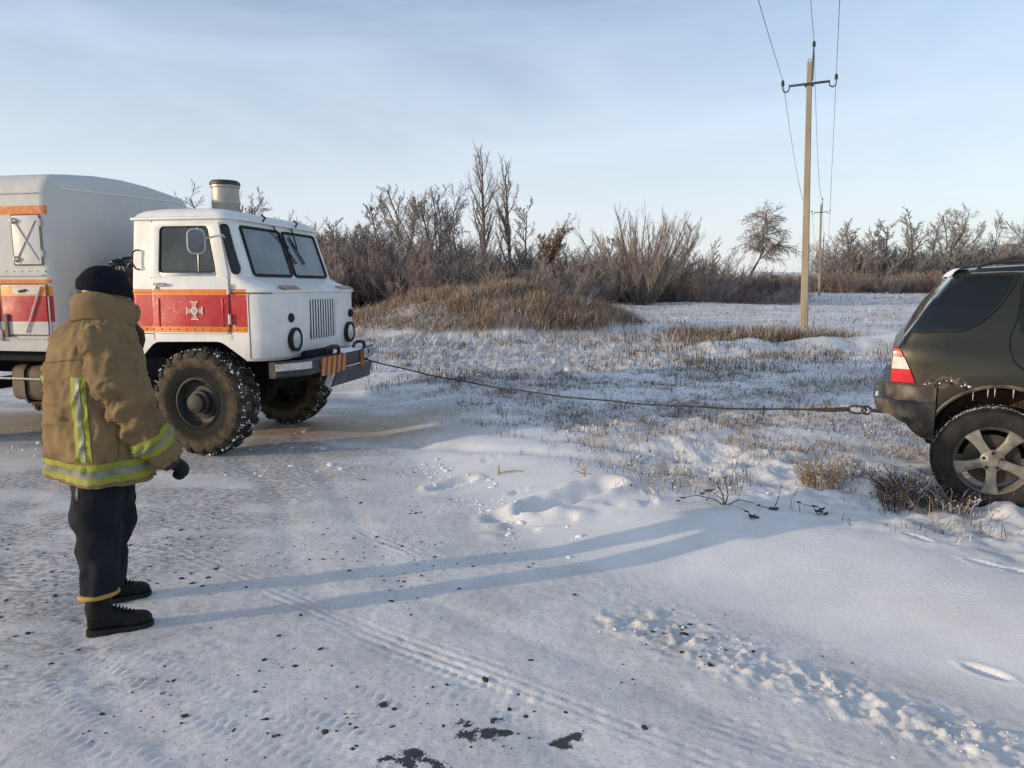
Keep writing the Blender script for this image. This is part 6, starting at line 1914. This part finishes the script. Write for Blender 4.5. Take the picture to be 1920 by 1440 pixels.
# head proper: ellipsoid with brow, nose, cheeks, chin, turned away with the torso
HY_ = R(16)
hm = Matrix.Translation((.0, 0.0, 1.655)) @ Matrix.Rotation(HY_, 4, 'Z') @ Matrix.Rotation(R(6), 4, 'Y')
def headf(u, v):
    th = math.pi * u; ph = 2 * math.pi * v
    x = math.sin(th) * math.cos(ph); y = math.sin(th) * math.sin(ph); z = math.cos(th)
    r = Vector((x * .098, y * .076, z * .118))
    fr = max(x, 0)
    r.x += .030 * math.exp(-((y / .22) ** 2) - ((z + .16) / .20) ** 2) * fr                    # nose
    r.x += .008 * math.exp(-((y / .5) ** 2) - ((z - .16) / .10) ** 2) * fr                      # brow
    r.x -= .010 * math.exp(-(((abs(y) - .38) / .18) ** 2) - ((z - .02) / .12) ** 2) * fr        # eye sockets
    r.x += .010 * math.exp(-((y / .35) ** 2) - ((z + .50) / .08) ** 2) * fr                     # lips
    r.x += .016 * math.exp(-((y / .40) ** 2) - ((z + .82) / .16) ** 2) * fr                     # chin
    if z < 0: r.y *= 1 + .16 * z
    return hm @ r
mm = MB(); mm.grid(headf, 30, 48, closev=True); hd = mm.build('head', M['skin'], man, smooth=True, angle=80)
for s in (-1, 1):
    mm = MB(); mm.lathe([(0, 0), (.011, .002), (.012, .006), (0, .012)], 10, hm @ Matrix.Translation((.083, s * .03, .004)) @ Matrix.Rotation(R(90), 4, 'Y')); mm.build('eye', M['lens'], hd, smooth=True)
    mm = MB(); mm.lathe([(0, -.008), (.022, -.004), (.026, .004), (.016, .01), (0, .008)], 12, hm @ Matrix.Translation((-.005, s * .078, -.01)) @ Matrix.Rotation(R(90 * s), 4, 'X') @ Matrix.Diagonal((.8, 1.25, 1, 1))); mm.build('ear', M['skin'], hd, smooth=True)
mm = MB(); mm.tube([hm @ Vector((.088, -.022, -.062)), hm @ Vector((.099, 0, -.060)), hm @ Vector((.088, .022, -.062))], .0035, 5); mm.build('mouth', mat('lips', (.35, .12, .10), .5), hd)
# knit cap
cmx = Matrix.Translation((.002, 0, 1.683)) @ Matrix.Rotation(HY_ * .6, 4, 'Z') @ Matrix.Rotation(R(10), 4, 'Y')
def capf(u, v):
    ph = 2 * math.pi * v
    th = u * R(104)
    rr = 1 + .018 * math.sin(ph * 3 + 1) * u + .03 * (float(vn2(ph * 2, u * 4, 601)) - .5)
    roll = .006 if u > .72 else 0
    p = Vector((math.sin(th) * math.cos(ph) * (.119 + roll), math.sin(th) * math.sin(ph) * (.101 + roll), math.cos(th) * .108)) * rr
    p.x += -.010 * math.cos(th)
    p += (p * .006) * math.sin(ph * 34) * (1 if u > .25 else u * 4)
    return cmx @ p
mm = MB(); mm.grid(capf, 30, 136, closev=True); capo = mm.build('knit_cap', M['knit'], man, smooth=True, angle=80)
md = capo.modifiers.new('t', 'SOLIDIFY'); md.thickness = .008; md.offset = -1
# ------------------------------------------------------------------ small plants, stones, crumbs near the road
def weed(name, x, y, stems, label, cat='weed', leaves=(), m_st='g_dark', group=None):
    z = gz(x, y) - .01
    root = empty(name, (x, y, z))
    mm = MB()
    for pts, r in stems:
        mm.tube([(p[0], p[1], p[2]) for p in pts], [r * (1 - .6 * i / (len(pts) - 1)) for i in range(len(pts))], 5)
    mm.build('stem', M[m_st], root)
    for (lx, ly, lz, s, mt) in leaves:
        mm = MB(); rr = random.Random(int((lx + ly) * 1e4))
        a = rr.uniform(0, 6.28)
        P = [(-1, 0, 0), (-.4, .55, .15), (.4, .5, -.1), (1, 0, .25), (.4, -.5, .1), (-.4, -.55, -.1)]
        V = [(lx + s * (p[0] * math.cos(a) - p[1] * math.sin(a)), ly + s * (p[0] * math.sin(a) + p[1] * math.cos(a)), lz + s * (p[2] + .5 * rr.uniform(-.5, .5))) for p in P]
        V += [(v[0] + .002, v[1], v[2] + .003) for v in V]
        mm.add(V, [(0, 1, 2), (0, 2, 3), (0, 3, 4), (0, 4, 5), (8, 7, 6), (9, 8, 6), (10, 9, 6), (11, 10, 6)])
        mm.build('leaf', M[mt], root)
    return tag(root, label, cat, group)
M['leaf_brown'] = mat('curled_brown_leaf', (.20, .10, .05), .8, col2=(.12, .065, .04), scale=30)
M['leaf_dark'] = mat('withered_dark_leaf', (.035, .035, .04), .8, col2=(.07, .06, .055), scale=30)
weed('weed_plant', 1.53, 5.21, [([(0, 0, 0), (-.02, .0, .09), (-.06, .02, .17)], .006), ([(0, 0, 0), (.02, 0, .08), (.0, .02, .20)], .006), ([(0, 0, 0), (-.08, 0, .05), (-.2, .02, .075), (-.3, .03, .05)], .005), ([(0, 0, 0), (.09, -.02, .055), (.2, -.03, .03)], .005), ([(0, 0, 0), (-.03, 0, .06), (-.1, .0, .11)], .004)],
     'brown-stemmed weed with a curled rust leaf at the edge of the smooth snow', leaves=((-.12, .0, .115, .045, 'leaf_brown'), (-.16, .02, .085, .03, 'leaf_brown'), (-.30, .03, .05, .032, 'leaf_brown'), (-.33, .03, .03, .028, 'leaf_brown'), (.0, .02, .205, .018, 'leaf_dark')))
weed('weed_plant', 1.63, 4.92, [([(0, 0, 0), (-.02, .02, .05), (-.09, .05, .07)], .004), ([(0, 0, 0), (.02, .0, .03)], .004)], 'small withered dark weed lying on the shadowed snow, below the rust-leaved weed',
     leaves=((0, 0, .02, .03, 'leaf_dark'), (.03, .0, .015, .028, 'leaf_dark'), (-.03, .02, .05, .02, 'leaf_dark'), (.0, -.02, .03, .024, 'leaf_dark')))
weed('weed_plant', 1.83, 5.08, [([(0, 0, 0), (.04, .02, .08), (.06, .03, .18)], .004), ([(0, 0, 0), (-.05, .0, .03), (-.12, .02, .035)], .004)], 'withered weed with a thin upright twig, middle of the row at the snow edge',
     leaves=((0, 0, .015, .036, 'leaf_dark'), (-.10, .02, .035, .022, 'leaf_dark'), (.02, -.01, .02, .024, 'leaf_dark')))
weed('weed_plant', 2.10, 4.96, [([(0, 0, 0), (-.03, .02, .06), (-.13, .05, .08)], .004), ([(0, 0, 0), (.03, .0, .05)], .004)], 'dark withered weed at the right end of the row on the snow edge',
     leaves=((0, 0, .03, .036, 'leaf_dark'), (.045, .0, .012, .03, 'leaf_dark'), (-.02, .02, .06, .026, 'leaf_dark'), (-.12, .05, .08, .02, 'leaf_dark'), (.02, .0, .05, .026, 'leaf_dark')))
weed('stick', -.12, 6.40, [([(0, 0, 0), (.005, 0, .10)], .011), ([(.005, .0, .03), (.15, .0, .05), (.34, -.02, .015)], .007)], 'broken brown twig stuck upright in the drifted snow', 'twig', m_st='g_tan')
weed('weed_plant', .60, 6.0, [([(0, 0, 0), (-.01, .0, .10), (-.05, .02, .19)], .006), ([(0, 0, 0), (.02, .0, .12), (.05, 0, .22)], .004), ([(0, 0, .03), (-.08, .0, .06), (-.12, .0, .03)], .006), ([(0, 0, .05), (-.05, 0, .10), (-.10, .02, .14)], .004), ([(.02, 0, .04), (.08, .01, .02)], .004)],
     'twisted frosted weed standing above the scuffed trough in the snow', m_st='g_tan')
def brush_clump(name, x, y, n, h, sprd, label, seed, mats_=('g_dark', 'g_red', 'g_frost')):
    rr = random.Random(seed)
    root = empty(name, (x, y, gz(x, y) - .02))
    mm = MB()
    for i in range(n):
        mm.mi = rr.choices((0, 1, 2), (5, 3, 2))[0]
        a = rr.uniform(0, 6.28); r0 = sprd * .6 * rr.random() ** .5; L = h * rr.uniform(.4, 1.0); ln = rr.uniform(.1, .7)
        p0 = Vector((r0 * math.cos(a), r0 * math.sin(a), 0)); p1 = p0 + Vector((math.cos(a) * ln * L * .4, math.sin(a) * ln * L * .4, L * .6)); p2 = p0 + Vector((math.cos(a) * ln * L, math.sin(a) * ln * L, L * (1 - .3 * ln)))
        mm.tube([p0, p1, p2], [.003, .0025, .0015], 3, cap=False)
        for q in range(rr.randint(1, 4)):
            t = rr.uniform(.35, 1); b0 = p0.lerp(p2, t) if t > .6 else p0.lerp(p1, t / .6)
            e = b0 + Vector((rr.gauss(0, .03), rr.gauss(0, .03), rr.uniform(.01, .05)))
            mm.tube([b0, e], [.002, .001], 3, cap=False)
            if rr.random() < .7:
                s = rr.uniform(.004, .008)
                mm.add([(e.x + dx * s, e.y + dy * s, e.z + dz * s) for dx, dy, dz in ((1, 0, 0), (-1, 0, 0), (0, 1, 0), (0, -1, 0), (0, 0, 1), (0, 0, -1))], [(0, 2, 4), (2, 1, 4), (1, 3, 4), (3, 0, 4), (2, 0, 5), (1, 2, 5), (3, 1, 5), (0, 3, 5)])
    mm.build('stems', [M[q] for q in mats_], root)
    return tag(root, label, 'brush', 'brush clumps at the car side')
brush_clump('brush_clump', 2.88, 5.30, 260, .30, .24, 'thick dark brush clump left of the car wheel', 1)
brush_clump('brush_clump', 2.72, 5.12, 120, .20, .20, 'lower brush clump on the snow before the thick one by the car wheel', 2)
brush_clump('brush_clump', 2.45, 5.75, 150, .24, .26, 'reddish brush clump under the hook of the tow cable', 3, ('g_tan', 'g_red', 'g_frost'))
brush_clump('brush_clump', 3.02, 5.02, 90, .18, .22, 'sparse brush clump closest to the bottom of the car wheel', 4)

# dark clods and stones lying on the road, and crumbs of snow
rng = np.random.default_rng(77)
def lumps(name, X, Y, r, mt, label, kind_flat=.55, sink=.3, ring=0):
    n = len(X)
    Z = ground_z(X, Y)
    nv, nh = 7, 3
    V = []; 
    ang = rng.uniform(0, 6.28, n); st_ = rng.uniform(.6, 1.7, n)
    base = []
    for i in range(nv):
        base.append((math.cos(2 * math.pi * i / nv), math.sin(2 * math.pi * i / nv), -.4))
    for i in range(nv):
        base.append((.75 * math.cos(2 * math.pi * (i + .5) / nv), .75 * math.sin(2 * math.pi * (i + .5) / nv), .35))
    base.append((0, 0, .7))
    base = np.array(base)
    P = base[None] * rng.uniform(.7, 1.25, (n, len(base), 1))
    P[:, :, 0] *= st_[:, None]
    c, s = np.cos(ang)[:, None], np.sin(ang)[:, None]
    x = P[:, :, 0] * c - P[:, :, 1] * s; y = P[:, :, 0] * s + P[:, :, 1] * c
    P = np.stack([x * r[:, None] + X[:, None], y * r[:, None] + Y[:, None], P[:, :, 2] * r[:, None] * kind_flat + Z[:, None] + r[:, None] * .05], -1)
    f = []
    for i in range(nv):
        j = (i + 1) % nv
        f += [(i, j, nv + i), (j, nv + j, nv + i), (nv + i, nv + j, 2 * nv)]
    F = (np.arange(n)[:, None, None] * len(base) + np.array(f)[None]).reshape(-1, 3)
    o = link(name, np_mesh(name, P.reshape(-1, 3), F), mt, smooth=False)
    return tag(o, label, None, kind='stuff')
def on_road(X, Y, lim=-.12): return edge_dist(X, Y) < lim
n = 9000
X = rng.uniform(-3.5, 2.2, n); Y = 2.2 + 5.0 * rng.uniform(0, 1, n) ** 1.4
cl = fbm2(X * 1.1, Y * 1.1, 701, 3)
k = (rng.uniform(0, 1, n) < sstep(.50, .70, cl) * .5 + .005) & on_road(X, Y) & ~((np.abs(X + 2.0) < .3) & (np.abs(Y - 3.7) < .35))
X, Y = X[k], Y[k]
lumps('gravel', X, Y, np.clip(rng.lognormal(-5.25, .55, len(X)), .002, .017), mat('dark_clod', (.035, .034, .034), .9, col2=(.075, .07, .065), scale=20, spec=.15), 'dark frozen clods and grit scattered on the snowy road', .45)
n = 850
t = rng.uniform(0, 1, n); off = rng.normal(0, .11, n)
X = .55 + (2.2 - .55) * t - off * .67; Y = 3.68 + (2.12 - 3.68) * t - off * .72
k = rng.uniform(0, 1, n) < sstep(.35, .6, vn2(X * 6, Y * 6, 703)) * (.3 + .7 * t)
lumps('snow_crumbs', X[k], Y[k], np.clip(rng.lognormal(-5.0, .4, k.sum()), .003, .013), M['dirty_snow'], 'band of pressed snow crumbs left by a tyre on the road', .5)
n = 1500
X = rng.uniform(-1.0, 1.4, n); Y = rng.uniform(4.4, 6.9, n); d = edge_dist(X, Y)
k = (np.abs(d - .1) < .22) & (rng.uniform(0, 1, n) < sstep(.45, .7, vn2(X * 5, Y * 5, 705)))
lumps('drift_crumbs', X[k], Y[k], np.clip(rng.lognormal(-4.6, .5, k.sum()), .004, .03), M['snow'], 'loose snow lumps along the edge of the drift', .6)
n = 900
X = rng.uniform(-6, .8, n); Y = rng.uniform(6.6, 9.6, n); d = edge_dist(X, Y)
k = (d < .3) & (rng.uniform(0, 1, n) < sstep(.5, .7, vn2(X * 2, Y * 3, 707)))
lumps('road_snow_lumps', X[k], Y[k], np.clip(rng.lognormal(-4.2, .5, k.sum()), .006, .045), M['dirty_snow'], 'snow lumps lying on the road round the truck wheels', .6)
